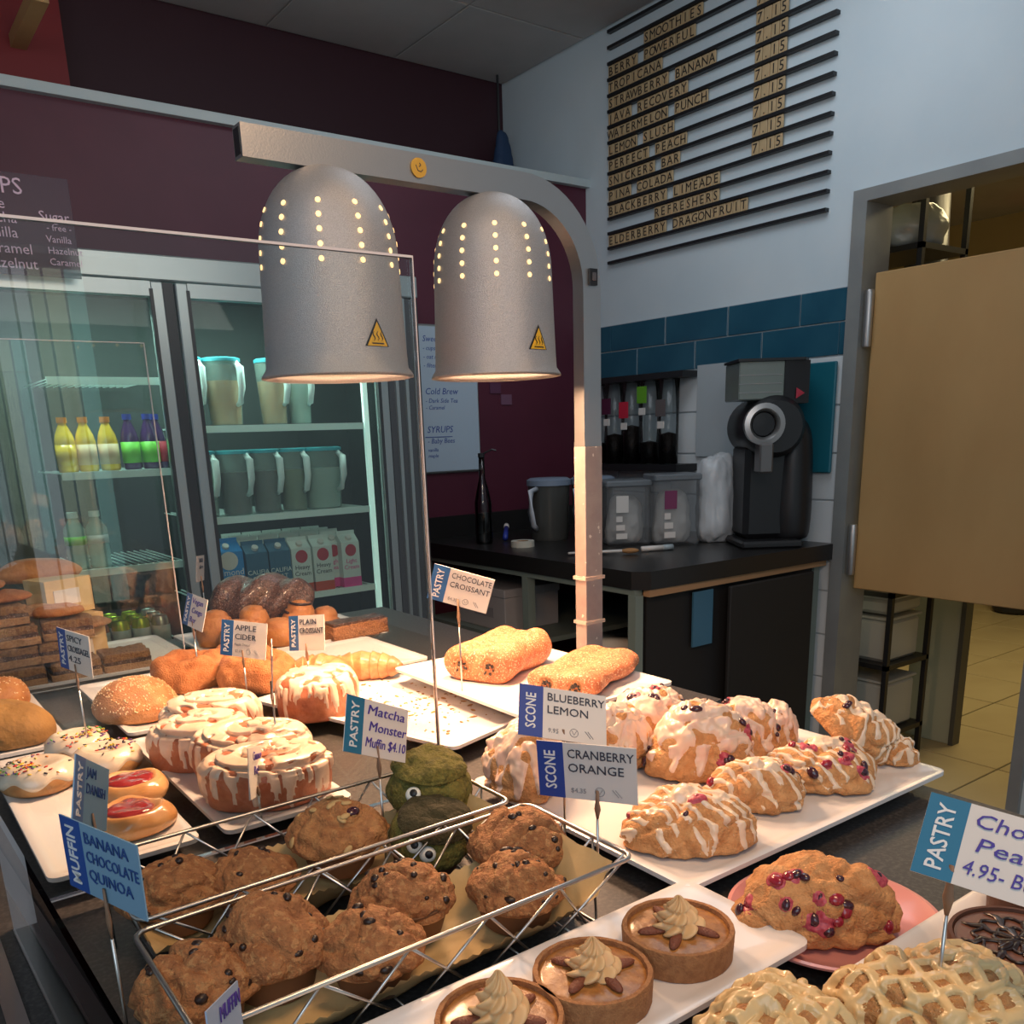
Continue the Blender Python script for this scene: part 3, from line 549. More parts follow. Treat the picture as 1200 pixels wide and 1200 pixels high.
MB().box((-.135, -.10, .535), (.03, .10, .668), bev=.004).build('hopper', mat('smoky_hopper', (.20, .23, .21), .2, alpha=.8), t)
for z in (.56, .59, .62): MB().box((-.136, -.101, z), (.02, -.1, z+.002)).build('hopper_rib', M_grayink, t)
MB().prism([(.03, -.10), (.125, -.085), (.14, 0), (.125, .09), (.03, .10)], .52, .668).build('hopper_rear', M_black, t)
MB().prism([(-.14, -.105), (.10, -.105), (.13, -.05), (.13, .105), (-.14, .105)], .668, .677).build('hopper_lid', M_black, t)
MB().lathe([(0, 0), (.022, 0), (.0, .001)], 3).build('warning_sticker', mat('red_sticker', (.45, .03, .06), .5), t, loc=(.085, -.0965, .555), rot=(PI/2, 0, .15))
for z in (.10, .16, .20, .24, .30): MB().lathe([(0, 0), (.006, 0), (.006, .003), (0, .003)], 10).build('button', M_steel, t, loc=(-.03, -.041, z), rot=(PI/2, 0, 0))
o = tag(MB().box((2.45, 2.035, 0), (2.93, 2.052, .86), bev=.004).build('black_front_panel', M_dark), 'flat black panel over the front of the back counter', 'sheet')  # flat black panel in front of the counter

# ------------------------------------------------------------------ display counter, sneeze guards
dc = thing('display_counter', 'black stone display counter carrying all the pastry trays', 'counter', (0, 0, 0))
MB().prism([(-.35, -.25), (1.035, -.25), (1.035, .93), (1.14, .96), (1.14, 2.15), (-.35, 2.15)], .915, .955).build('stone_top', M_stone, dc)
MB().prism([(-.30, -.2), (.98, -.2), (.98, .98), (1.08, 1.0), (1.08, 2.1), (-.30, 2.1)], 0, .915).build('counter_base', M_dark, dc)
MB().box((.03, -.2, .9552), (.045, 2.0, .958)).build('guard_channel', M_wire, dc)
gp = thing('sneeze_guard', 'clear glass guard pane standing between baskets and pastry trays', 'glass guard', (.0615, .905, .955))
MB().box((0, -.003, .02), (.482, .003, .631)).build('pane', G_pane, gp); MB().box((0, -.0028, .631), (.482, .0028, .6335)).build('top_edge', M_edge, gp); MB().box((.482, -.0022, .02), (.4838, .0022, .6335)).build('side_edge', M_edge, gp); MB().box((0, -.0028, .018), (.482, .0028, .0195)).build('bottom_edge', M_edge, gp)
for x in (.002, .478): MB().box((x, -.006, 0), (x+.01, .006, .03)).build('foot_clip', M_wire, gp)
gs = thing('side_guard', 'low glass end pane along the left side of the counter', 'glass guard', (.0600, .90, .957), rot=(0, 0, .028))
MB().box((-.002, -.95, .0), (.002, 0, .13)).build('pane', glass('side_guard_glass', (.95, .97, .965), 1.10), gs); MB().box((-.002, -.002, 0), (.002, .0015, .13)).build('corner_edge', M_edge, gs); MB().box((-.003, -.95, -.001), (.003, 0, .002)).build('bottom_edge', M_wire, gs)
gb = thing('rear_guard', 'smaller clear glass pane standing in front of the stacked bars', 'glass guard', (.0, 1.765, .955))
MB().box((-.10, -.0025, .02), (.492, .0025, .622)).build('pane', G_pane, gb); MB().box((-.10, -.002, .622), (.492, .002, .6235)).build('top_edge', M_edge, gb); MB().box((.491, -.0014, .02), (.4928, .0014, .6235)).build('side_edge', M_edge, gb)
for x in (-.09, .478): MB().box((x, -.006, 0), (x+.01, .006, .03)).build('foot_clip', M_wire, gb)

# ------------------------------------------------------------------ heat lamps
LY = 1.20
hl = thing('heat_lamp_stand', 'silver heat lamp stand with bent square post and two domed shades', 'heat lamp', (1.055, LY, .955))
def sweep(path, wy, th):
    b = MB(); vs = []; fs = []; n = len(path)
    for i, (x, z) in enumerate(path):
        a = path[max(i-1, 0)]; c = path[min(i+1, n-1)]; dx, dz = c[0]-a[0], c[1]-a[1]; L = math.hypot(dx, dz); nx, nz = -dz/L, dx/L
        for s1, s2 in ((-1, -1), (1, -1), (1, 1), (-1, 1)): vs.append((x+nx*th/2*s2, s1*wy/2, z+nz*th/2*s2))
    for i in range(n-1):
        for k in range(4): fs.append((i*4+k, i*4+(k+1) % 4, (i+1)*4+(k+1) % 4, (i+1)*4+k))
    b.add(vs, fs); return b
ZT = .806; R_ = .135; XA = -.575
path = [(XA, ZT)]+[(-R_+R_*math.sin(a), ZT-R_+R_*math.cos(a)) for a in [i*PI/2/14 for i in range(15)]]+[(0, .42)]
arm = sweep(path, .026, .038); arm.f.append((3, 2, 1, 0)); arm.build('arm', M_steel, hl)
MB().box((XA-.001, -.009, ZT-.015), (XA+.0, .009, ZT+.015)).build('open_end', M_black, hl)
MB().box((-.0192, -.0138, .42), (.0192, .0138, .428)).build('sleeve_collar', M_steel, hl)
pl = MB().box((-.0200, -.0145, .0), (.0200, .0145, .42), bev=.001).build('lower_post', mat('worn_post_steel', (.40, .33, .30), .45, .6, col2=(.35, .28, .26), scale=40, col3=(.75, .68, .6), scale3=60, lo3=.66, hi3=.68), hl)
for z in (.05, .11, .19): MB().box((-.023, -.017, z), (.023, .017, z+.006)).build('tape_band', mat('clear_tape', (.6, .5, .42), .3, alpha=.5), pl)
MB().box((-.06, -.05, 0), (.06, .05, .006), bev=.002).build('foot_plate', M_steel, hl)
sw = MB().box((-.008, -.018, .675), (.008, -.014, .70)).build('switch', M_black, hl); MB().box((-.004, -.0195, .682), (.004, -.018, .694)).build('rocker', mat('rocker_grey', (.08, .08, .09), .4), sw)
bd = MB().lathe([(0, 0), (.0125, 0), (.0125, .0015), (0, .0015)], 28).build('round_sticker', mat('gold_sticker', (.62, .36, .05), .4), hl, loc=(-.322, -.0142, ZT), rot=(PI/2, 0, 0)); 
MB().tube([(-.005, .003, .0018), (-.002, -.004, .0018), (.003, -.005, .0018), (.006, -.002, .0018)], .0006, 5).tube([(.001, .006, .0018), (.003, .003, .0018), (.0, .001, .0018)], .0006, 5).build('cup_emblem', M_ink, bd)
def shade(xc, rr, ztop, H, first):
    sh = bpy.data.objects.new('lamp_shade_unit', None)
    prof = []
    for i in range(15):
        a = PI/2*i/14; prof.append((rr*.93*math.sin(a)**.9 if i else 0.0, ztop-H*.42*(1-math.cos(a))))
    prof += [(rr*.955, ztop-H*.7), (rr*.975, ztop-H*.9), (rr*.985, ztop-H*.965), (rr*1.05, ztop-H), (rr*1.055, ztop-H-.003), (rr*.975, ztop-H+.004)]
    inner = [(r-.004 if r > .004 else 0, z-.004) for r, z in prof[-3::-1]]
    inn = MB(); inn.lathe(prof+inner, 56); o = inn.build('lamp_shade', M_shade, hl, True, loc=(xc, 0, 0))
    # glowing vent holes, 16 columns of 5
    hole = MB().lathe([(0, 0), (.0034, 0), (.0034, .0012), (0, .0012)], 12).mesh('vent_hole', M_hole)
    for c in range(11):
        a = 2*PI*c/11+.15
        for j in range(5):
            z = ztop-H*(.22+.066*j); rz_ = None
            for i in range(len(prof)-4):
                if prof[i][1] >= z >= prof[i+1][1]: k = (prof[i][1]-z)/(prof[i][1]-prof[i+1][1]+1e-9); rz_ = prof[i][0]*(1-k)+prof[i+1][0]*k; dr = prof[i+1][0]-prof[i][0]; dz = prof[i+1][1]-prof[i][1]; break
            nrm = Vector((-dz*math.cos(a), -dz*math.sin(a), dr)); nrm.normalize()
            h_ = ob('vent_hole', hole, o, (rz_*math.cos(a), rz_*math.sin(a), z)); h_.rotation_euler = nrm.to_track_quat('Z', 'Y').to_euler()
    # warning triangle
    a = -PI/2+.13; rs = rr*.972; zz = ztop-H*.865
    for nm, s1, mm, off in (('warning_border', 1.0, M_black, .0006), ('warning_triangle', .84, mat('warning_yellow', (.72, .42, .02), .4), .0012)):
        vs = []
        for x, z in ((-.019*s1, -.004+.003*(1-s1)), (.019*s1, -.004+.003*(1-s1)), (0, .031*s1)):
            vs.append((x, z))
        b = MB(); n = 6; pts = []
        for x, z in vs:
            aa = a+x/rs; pts.append(((rs+off)*math.cos(aa), (rs+off)*math.sin(aa), zz+z))
        b.add(pts, [(0, 1, 2)]); tri = b.build(nm, mm, o)
        # bend: subdivide so that the sticker follows the shade
        bm = bmesh.new(); bm.from_mesh(tri.data); bmesh.ops.subdivide_edges(bm, edges=bm.edges, cuts=5, use_grid_fill=True)
        for v in bm.verts:
            l = math.hypot(v.co.x, v.co.y); v.co.x *= (rs+off)/l; v.co.y *= (rs+off)/l
        bm.to_mesh(tri.data); bm.free()
    b = MB()
    for dx in (-.006, 0, .006):
        b.tube([((rs+.0018)*math.cos(a+(dx+.0016*math.sin(i*1.3))/rs), (rs+.0018)*math.sin(a+(dx+.0016*math.sin(i*1.3))/rs), zz+.003+i*.0022) for i in range(6)], .0006, 5)
    b.tube([((rs+.0018)*math.cos(a+x/rs), (rs+.0018)*math.sin(a+x/rs), zz-.0005) for x in (-.009, 0, .009)], .0007, 5).build('heat_symbol', M_black, o)
    MB().ell((xc, 0, ztop-H+.075), (.042, .042, .05), 20, 12).build('heat_bulb', M_bulb, hl, True)
    MB().lathe([(.02, ZT-.03), (.02, ztop-.002)], 16, (xc, 0, 0)).build('lamp_socket', M_steel, hl, True)
    d = bpy.data.lights.new('heat_lamp_light', 'AREA'); d.shape = 'DISK'; d.size = .13; d.energy = 9; d.color = (1, .58, .33); d.spread = 2.9
    lo = bpy.data.objects.new('heat_lamp_light', d); C.objects.link(lo); lo.location = (1.055+xc, LY, .955+ztop-H+.012)
    d = bpy.data.lights.new('bulb_light', 'POINT'); d.energy = .9; d.color = (1, .6, .34); d.shadow_soft_size = .03
    lo = bpy.data.objects.new('bulb_light', d); C.objects.link(lo); lo.location = (1.055+xc, LY, .955+ztop-.13)
shade(-.462, .0995, ZT-.014, .262, True); shade(-.190, .0965, ZT-.014, .258, False)

# ------------------------------------------------------------------ trays
def ring(wd, dp, r, z, n=5):
    out = []
    for cx, cy, a0 in ((wd/2-r, dp/2-r, 0), (-wd/2+r, dp/2-r, PI/2), (-wd/2+r, -dp/2+r, PI), (wd/2-r, -dp/2+r, 3*PI/2)):
        for i in range(n): a = a0+PI/2*i/(n-1); out.append((cx+r*math.cos(a), cy+r*math.sin(a), z))
    return out
def tray(x0, x1, y0, y1, lab, z=.955, rz=0, h=.028, crumbs=0):
    cx, cy = (x0+x1)/2, (y0+y1)/2; wd, dp = x1-x0, y1-y0
    t = thing('serving_tray', lab, 'tray', (cx, cy, z), rz, group='white porcelain trays')
    L = [(.05, 0), (.045, .001), (.022, .012), (.0, h-.006), (.0, h-.001), (.004, h), (.014, h-.003), (.022, h-.0045)]
    vs = []; fs = []
    for d, zz in L: vs += ring(wd-2*d, dp-2*d, max(.012-d*.3, .004), zz)
    n = 20
    for i in range(len(L)-1):
        for k in range(n): fs.append((i*n+k, i*n+(k+1) % n, (i+1)*n+(k+1) % n, (i+1)*n+k))
    fs += [tuple(range(n-1, -1, -1)), tuple(range((len(L)-1)*n, len(L)*n))]
    MB().add(vs, fs).build('dish', M_porc, t, 'auto')
    if crumbs:
        b = MB(); rnd = random.Random(3)
        for _ in range(crumbs):
            if rnd.random() < .6: x, y = rnd.gauss(.0, wd*.16), rnd.gauss(-dp*.12, dp*.14)
            else: x, y = rnd.uniform(-wd*.4, wd*.4), rnd.uniform(-dp*.4, dp*.4)
            if abs(x) > wd*.42 or abs(y) > dp*.42: continue
            s = rnd.uniform(.0006, .003); b.ell((x, y, h-.0045+s*.3), (s*rnd.uniform(.8, 2.6), s, s*.45), 6, 4, Matrix.Rotation(rnd.uniform(0, 3), 3, 'Z'))
        stuff(b.build('pastry_crumbs', mat('crumb_brown', (.45, .25, .08), .8, col2=(.2, .08, .03), scale=60), t))
    return t
SZ = .955+.0235   # food surface on trays
tray(.574, 1.040, .515, .880, 'large white porcelain tray under the iced scones')
tray(.13, .588, .388, .530, 'white porcelain tray carrying the pecan tartlets')
tray(.535, .86, .06, .347, 'white porcelain tray under the chocolate tarts at right corner')
tray(.20, .505, .05, .340, 'white porcelain tray beneath the front lattice-iced fritter')
tray(.727, 1.020, .955, 1.350, 'white tray under the chocolate croissants beside the lamp post', z=.983)
tray(.680-.125, .680+.125, 1.2445-.2245, 1.2445+.2245, 'nearly empty crumb-strewn white tray under the lamps', rz=.283, crumbs=170)
tray(.278, .436, .930, 1.345, 'long white tray under the cinnamon rolls')
tray(.098, .252, .935, 1.375, 'long white tray of sprinkled donuts and jam danishes')
tray(.285, .462, 1.375, 1.735, 'white tray under the seeded bun and cider donuts')
tray(.470, .64, 1.475, 1.755, 'white tray beneath the apple cider donuts')
tray(.655, .875, 1.47, 1.735, 'white tray behind the plain croissants')
tray(.55, .945, 1.755, 2.06, 'white tray at the back under the round breads and babka')
tray(.15, .525, 1.785, 2.10, 'white tray at far left stacked with crumble bars')
tray(.02, .21, 1.40, 1.745, 'white tray at left edge holding the dark seeded buns')

# ------------------------------------------------------------------ tags
def card(loc, rot, strip, sm_, lines, zb, label, body=None, ink=None, hand=False, sub=None, stick=True, w_=.095, h_=.057, price=None, stick_x=0):
    t = thing('price_tag', label, 'sign', (loc[0], loc[1], zb), group='pastry name tags')
    hz = loc[2]-zb; E_ = Euler(rot)
    cd = MB().box((-w_/2, -.0005, -h_/2), (w_/2, .0005, h_/2)).build('card', body or M_card, t, loc=(0, 0, hz), rot=rot)
    if sm_: MB().box((-w_/2, -.0008, -h_/2), (-w_/2+w_*.27, -.0004, h_/2)).build('colour_strip', sm_, cd)
    if strip: text(strip, h_*.27, M_inkw, cd, (-w_/2+w_*.185, -.0011, 0), (PI/2, -PI/2, 0), 'CENTER', bold=.012, width=h_*.8 if len(strip) > 5 else h_*.68, name='strip_lettering')
    z = h_/2-h_*.26
    for i, ln in enumerate(lines):
        mx = w_*.66; wd = min(mx, len(ln)*h_*(.155 if not hand else .17))
        xx = -w_/2+w_*.31+(w_*.04*(i % 2) if hand else 0)
        text(ln, h_*.22 if not hand else h_*.25, ink or M_ink, cd, (xx, -.0011, z), shear=.15 if hand else 0, bold=.0, width=min(wd, w_*.66-(w_*.04*(i % 2) if hand else 0))); z -= h_*(.25 if not hand else .29)
    if sub: text(sub, h_*.11, M_grayink, cd, (-w_/2+w_*.31, -.0011, z+h_*.08))
    if price:
        text(price, h_*.12, M_grayink, cd, (-w_/2+w_*.33, -.0011, -h_*.38))
        MB().tube([(.012+.0045*math.cos(a), -.0007, -h_*.33+.0045*math.sin(a)) for a in [i*2*PI/16 for i in range(16)]], .0004, 4, True).tube([(.0095, -.0007, -h_*.29), (.012, -.0007, -h_*.37), (.0145, -.0007, -h_*.29)], .0004, 4).tube([(.024, -.0007, -h_*.27), (.030, -.0007, -h_*.40)], .0005, 4).tube([(.027, -.0007, -h_*.27), (.033, -.0007, -h_*.40)], .0005, 4).build('allergen_icons', M_grayink, cd)
    if stick:
        top = cd.matrix_basis @ Vector((stick_x, -.002, -h_*.32)); top = Vector((0, 0, hz))+(Euler(rot).to_matrix() @ Vector((stick_x, -.002, -h_*.30)))
        bt = Vector((top.x, top.y, 0)); mid = top.lerp(bt, .28)
        MB().tube([bt, mid], .0013, 7).build('stick', M_wire, t, True)
        MB().tube([mid, mid.lerp(top, .35), mid.lerp(top, .6), top], [.0015, .0042, .0026, .0018], 8, flat=.5).build('clip', mat('wood_clip', (.26, .15, .09), .5), t, True)
    return t
card((.507, .582, 1.097), (.088, -.014, -1.018), 'SCONE', M_navy, ['CRANBERRY', 'ORANGE'], .98, 'white tag reading cranberry orange with royal blue scone strip', price='$4.35', stick_x=.01)
card((.558, .677, 1.119), (-.692, .236, -.451), 'SCONE', M_navy, ['BLUEBERRY', 'LEMON'], .98, 'white tag reading blueberry lemon above the cranberry tag', price='9.95')
card((.741, 1.141, 1.173), (.151, .295, -.667), 'PASTRY', M_blue, ['CHOCOLATE', 'CROISSANT'], 1.0, 'tilted white tag reading chocolate croissant on a tall stick', price='$4.35')
card((.399, .784, 1.112), (-.228, .439, .312), 'PASTRY', M_teal, ['Matcha', 'Monster', 'Muffin $4.10'], .97, 'tag hand-lettered matcha monster muffin with teal strip', ink=M_pen, hand=True)
card((.565, 1.331, 1.101), (-.185, -.141, -1.348), 'PASTRY', M_blue, ['PLAIN', 'CROISSANT'], .98, 'small white tag reading plain croissant')
card((.474, 1.368, 1.099), (-.208, .012, -1.113), 'PASTRY', M_blue, ['APPLE', 'CIDER'], .98, 'white tag reading apple cider above the brown donuts', sub='Apple Donut', price='$2.85')
card((.22, 1.314, 1.131), (-.038, .026, -1.34), 'PASTRY', M_navy, ['SPICY', 'CROISSAGEL', '4.25'], .98, 'leaning tag reading spicy croissagel at far left')
card((.468, 1.585, 1.114), (-.29, .031, -1.521), 'PASTRY', M_blue, ['Vegan', 'Congo', 'Bar'], .98, 'narrow angled tag reading congo bar near the dark loaf', ink=M_pen, hand=True)
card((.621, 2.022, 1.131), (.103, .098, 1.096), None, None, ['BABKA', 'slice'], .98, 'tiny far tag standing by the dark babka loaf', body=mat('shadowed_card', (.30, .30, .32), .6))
card((.325, .95, 1.036), (.022, .3, 1.08), None, None, ['Cinnamon', 'Roll'], .98, 'tag turned edge-on in front of the cinnamon rolls', ink=M_pen, hand=True)
card((.405, 1.075, 1.120), (-.091, .055, -1.95), None, None, ['Iced', 'Bun'], .98, 'tag turned edge-on beside the iced bun', ink=M_pen, hand=True, w_=.08)
card((.13, .811, 1.106), (.056, .502, 1.109), 'PASTRY', mat('pale_blue_strip', (.10, .20, .42), .5), ['JAM', 'DANISH'], .957, 'reflection of a tag built as a pale blue card left of the jam danishes', body=M_cardb, ink=mat('navy_ink', (.02, .07, .25), .5), stick=True)  # this and the next two cards stand in for tag reflections
card((.101, .634, 1.116), (-.003, .014, -1.243), 'MUFFIN', mat('mid_blue_strip', (.01, .07, .32), .5), ['BANANA', 'CHOCOLATE', 'QUINOA'], .957, 'reflection of the banana chocolate muffin tag built as a blue card at left front', body=M_cardb, ink=mat('navy_ink', (.02, .07, .25), .5))
card((.128, .478, 1.055), (-.1, .35, 1.0), None, None, ['MUFFIN'], .957, 'reflection of a tag built as a pale blue card by the front basket', body=mat('reflected_tag_lilac', (.28, .38, .55), .5), ink=M_pen, hand=True, h_=.05, w_=.07)
card((.574, .246, 1.121), (-.629, .173, -1.104), 'PASTRY', M_teal, ['Choc', 'Peanut', '4.95- Butter'], .98, 'large near tag hand-lettered choc peanut butter', ink=M_pen, hand=True, stick_x=-.024)
# ------------------------------------------------------------------ wire baskets with parchment
def basket(x0, x1, y0, y1, lab):
    cx, cy = (x0+x1)/2, (y0+y1)/2; a, b_ = (x1-x0)/2, (y1-y0)/2; H = .075
    t = thing('wire_basket', lab, 'basket', (cx, cy, .955), group='wire muffin baskets')
    def rr(ax, ay, r, z): return [(x, y, z) for x, y, _ in ring(2*ax, 2*ay, r, 0, 4)]
    MB().tube(rr(a, b_, .012, H), .0022, 8, True).build('rim', M_wire, t, True)
    ai, bi = a-.022, b_-.018
    MB().tube(rr(ai, bi, .01, .004), .0018, 6, True).build('base_ring', M_wire, t, True)
    def wire(p, q): MB().tube([p, q], .0013, 5).build('wire', M_wire, t, True)
    n = 5
    for sy in (-1, 1):
        for i in range(n):
            xa = -a+.015+(2*a-.03)*i/n; xb = -a+.015+(2*a-.03)*(i+1)/n; k = ai/a
            wire((xa, sy*b_, H), (xb*k, sy*bi, .004)); wire((xb, sy*b_, H), (xa*k, sy*bi, .004))
    for sx in (-1, 1):
        for i in range(3):
            ya = -b_+.012+(2*b_-.024)*i/3; yb = -b_+.012+(2*b_-.024)*(i+1)/3; k = bi/b_
            wire((sx*a, ya, H), (sx*ai, yb*k, .004)); wire((sx*a, yb, H), (sx*ai, ya*k, .004))
    for i in range(6): x = -ai+2*ai*(i+.5)/6; wire((x, -bi, .004), (x, bi, .004))
    # crumpled parchment lining
    nu, nv = 60, 22; vs = []; fs = []
    for i in range(nu+1):
        for j in range(nv+1):
            x = -1+2*i/nu; y = -1+2*j/nv; ex = max(abs(x)-.86, 0)/.14; ey = max(abs(y)-.62, 0)/.38
            px = x*(ai-.006)+(.014*ex if x > 0 else -.014*ex); py_ = y*(bi-.004)+(.008*ey if y > 0 else -.008*ey)
            hgt = .062*max(ex*(1 if x > 0 else .4), ey*.45)
            hgt = min(hgt, .072); z = .008+hgt+.004*N((px, py_, 0), 35, 2)+.002*N((px, py_, 0), 90, 5)
            if ey > .95 and j in (0, nv): z += .0025*(i % 2)
            vs.append((px, py_, max(z, .0065)))
    for i in range(nu):
        for j in range(nv): q = i*(nv+1)+j; fs.append((q, q+1, q+nv+2, q+nv+1))
    MB().add(vs, fs).build('parchment_liner', M_parch, t, True)
basket(.122, .515, .527, .685, 'nearer wire basket lined with parchment and holding dark muffins')
basket(.13, .505, .700, .852, 'further wire basket holding matcha and seeded muffins')

# ------------------------------------------------------------------ muffins
def orient(p, c): return (p-c).to_track_quat('Z', 'Y').to_euler()
chipm = MB().ell((0, 0, 0), (.0042, .0034, .0028), 8, 5).mesh('chocolate_chip', M_chip, True)
def muffin(x, y, z, r, seed, lab, m=M_muf, chips=12, tilt=(0, 0, 0), extra=None, name='muffin', h=.075, group='muffins in the wire baskets'):
    t = thing(name, lab, 'muffin', (x, y, z), rot=tilt, group=group)
    rb = r*.66; hb = h*.50
    MB().lathe([(0, 0), (rb*.92, 0), (rb, .003), (r*.86, hb+.004), (r*.80, hb+.006), (0, hb+.006)], 72, (0, 0, 0), 1, 1, lambda a, i, zz: 1+.022*math.sin(36*a)).build('paper_liner', M_liner, t, 'auto')
    k = h/.075
    L = Lump([(0, .078*k), (r*.30, .0765*k), (r*.58, .070*k), (r*.83, .058*k), (r*.99, .045*k), (r*1.0, .037*k), (r*.86, .033*k), (0, .032*k)], 1+.05*math.sin(seed), 1-.04*math.sin(seed*2), seed, ((18, .0055), (45, .0034), (95, .0026), (190, .0012)), ridge=.0045, rf=26, zc=.02)
    L.build('muffin_top', m, t, 120, 60)
    rnd = random.Random(seed)
    for _ in range(chips):
        p = L.at(rnd.random(), rnd.uniform(.06, .62), -.0008); o = ob('chocolate_chip', chipm, t, p, orient(p, Vector((0, 0, .02)))); s = rnd.uniform(.5, 1.35); o.scale = (s*rnd.uniform(.7, 1.4), s, s)
    if extra: extra(t, L, rnd)
    return t
zb = .966
muffin(.150, .625, zb, .045, 1, 'dark chocolate-chip muffin at the near left end of front basket', chips=14, h=.066)
muffin(.216, .640, zb, .048, 2, 'tall chocolate-chip muffin second from left in front basket', chips=14, h=.075)
muffin(.282, .592, zb, .044, 3, 'brown muffin by the front rail, third from left', chips=8, h=.060)
muffin(.342, .645, zb, .050, 4, 'rounded chip-studded muffin in the middle of front basket', chips=18, h=.062)
muffin(.432, .597, zb, .047, 5, 'chip muffin beside the front rail near the parchment fold', chips=22, h=.060)
muffin(.475, .650, zb, .050, 6, 'muffin at the back right corner of the front basket', chips=16, h=.078)
muffin(.183, .795, zb, .047, 7, 'flat-topped brown muffin at left of the rear basket', chips=8, h=.060)
muffin(.250, .775, zb, .043, 8, 'reddish brown muffin beside the flat-topped one in rear basket', chips=6, h=.056)
def seeds(t, L, rnd):
    sd = MB().ell((0, 0, 0), (.0062, .0034, .0014), 8, 5).mesh('pumpkin_seed', M_seed, True)
    for _ in range(26):
        p = L.at(rnd.random(), rnd.uniform(.0, .6), .0008); o = ob('pumpkin_seed', sd, t, p, orient(p, Vector((0, 0, .02)))); o.rotation_euler.rotate_axis('Z', rnd.uniform(0, 3))
    p = L.at(.80, .22, .0); MB().ell((0, 0, 0), (.008, .006, .003)).build('berry', M_berry, t, True, loc=p, rot=orient(p, Vector((0, 0, .02))))
muffin(.350, .790, .972, .050, 9, 'golden muffin topped with pumpkin seeds in the rear basket', m=M_mufl, chips=0, extra=seeds, h=.068)
def eye(t, L, u, tt, r=.0085):
    p = L.at(u, tt, .001); e = MB().ell((0, 0, 0), (r, r, r*.55), 18, 10).build('googly_eye', mat('eye_white', (.8, .8, .72), .3), t, True, loc=p, rot=orient(p, Vector((0, 0, .03))))
    MB().ell((.001, .001, r*.42), (r*.52, r*.52, r*.22), 12, 8).build('pupil', M_black, e, True)
def matcha(x, y, z, r, seed, lab, tilt, eyes, h):
    t = thing('matcha_muffin', lab, 'muffin', (x, y, z), rot=tilt, group='muffins in the wire baskets')
    rb = r*.70; hb = h*.5; k = h
    MB().lathe([(0, 0), (rb*.92, 0), (rb, .003), (r*.85, hb), (0, hb)], 60, fn=lambda a, i, zz: 1+.02*math.sin(30*a)).build('paper_liner', M_liner, t, 'auto')
    L = Lump([(0, h*.86), (r*.5, h*.85), (r*.85, h*.74), (r*.99, h*.58), (r*.98, h*.45), (r*.84, h*.40), (0, h*.38)], 1, .95, seed, ((18, .006), (50, .003), (110, .0015)), ridge=.003, rf=30)
    L.build('muffin_body', M_matcha, t, 80, 40)
    L2 = Lump([(0, h*.98), (r*.45, h*.97), (r*.74, h*.91), (r*.86, h*.84), (r*.80, h*.78), (0, h*.74)], 1, .92, seed+3, ((30, .005), (70, .0035)), ridge=.002, rf=40)
    L2.build('split_top', M_matd if h < .09 else M_matcha, t, 70, 32)
    for u, tt in eyes: eye(t, L, u, tt)
matcha(.462, .800, .978, .047, 11, 'tall dark green matcha muffin with a googly eye', (0.15, .0, 0), [(.60, .40)], .095)
matcha(.425, .752, .962, .046, 12, 'lower matcha muffin with a googly eye behind the rail', (.35, 0, .2), [(.62, .42), (.55, .36)], .078)

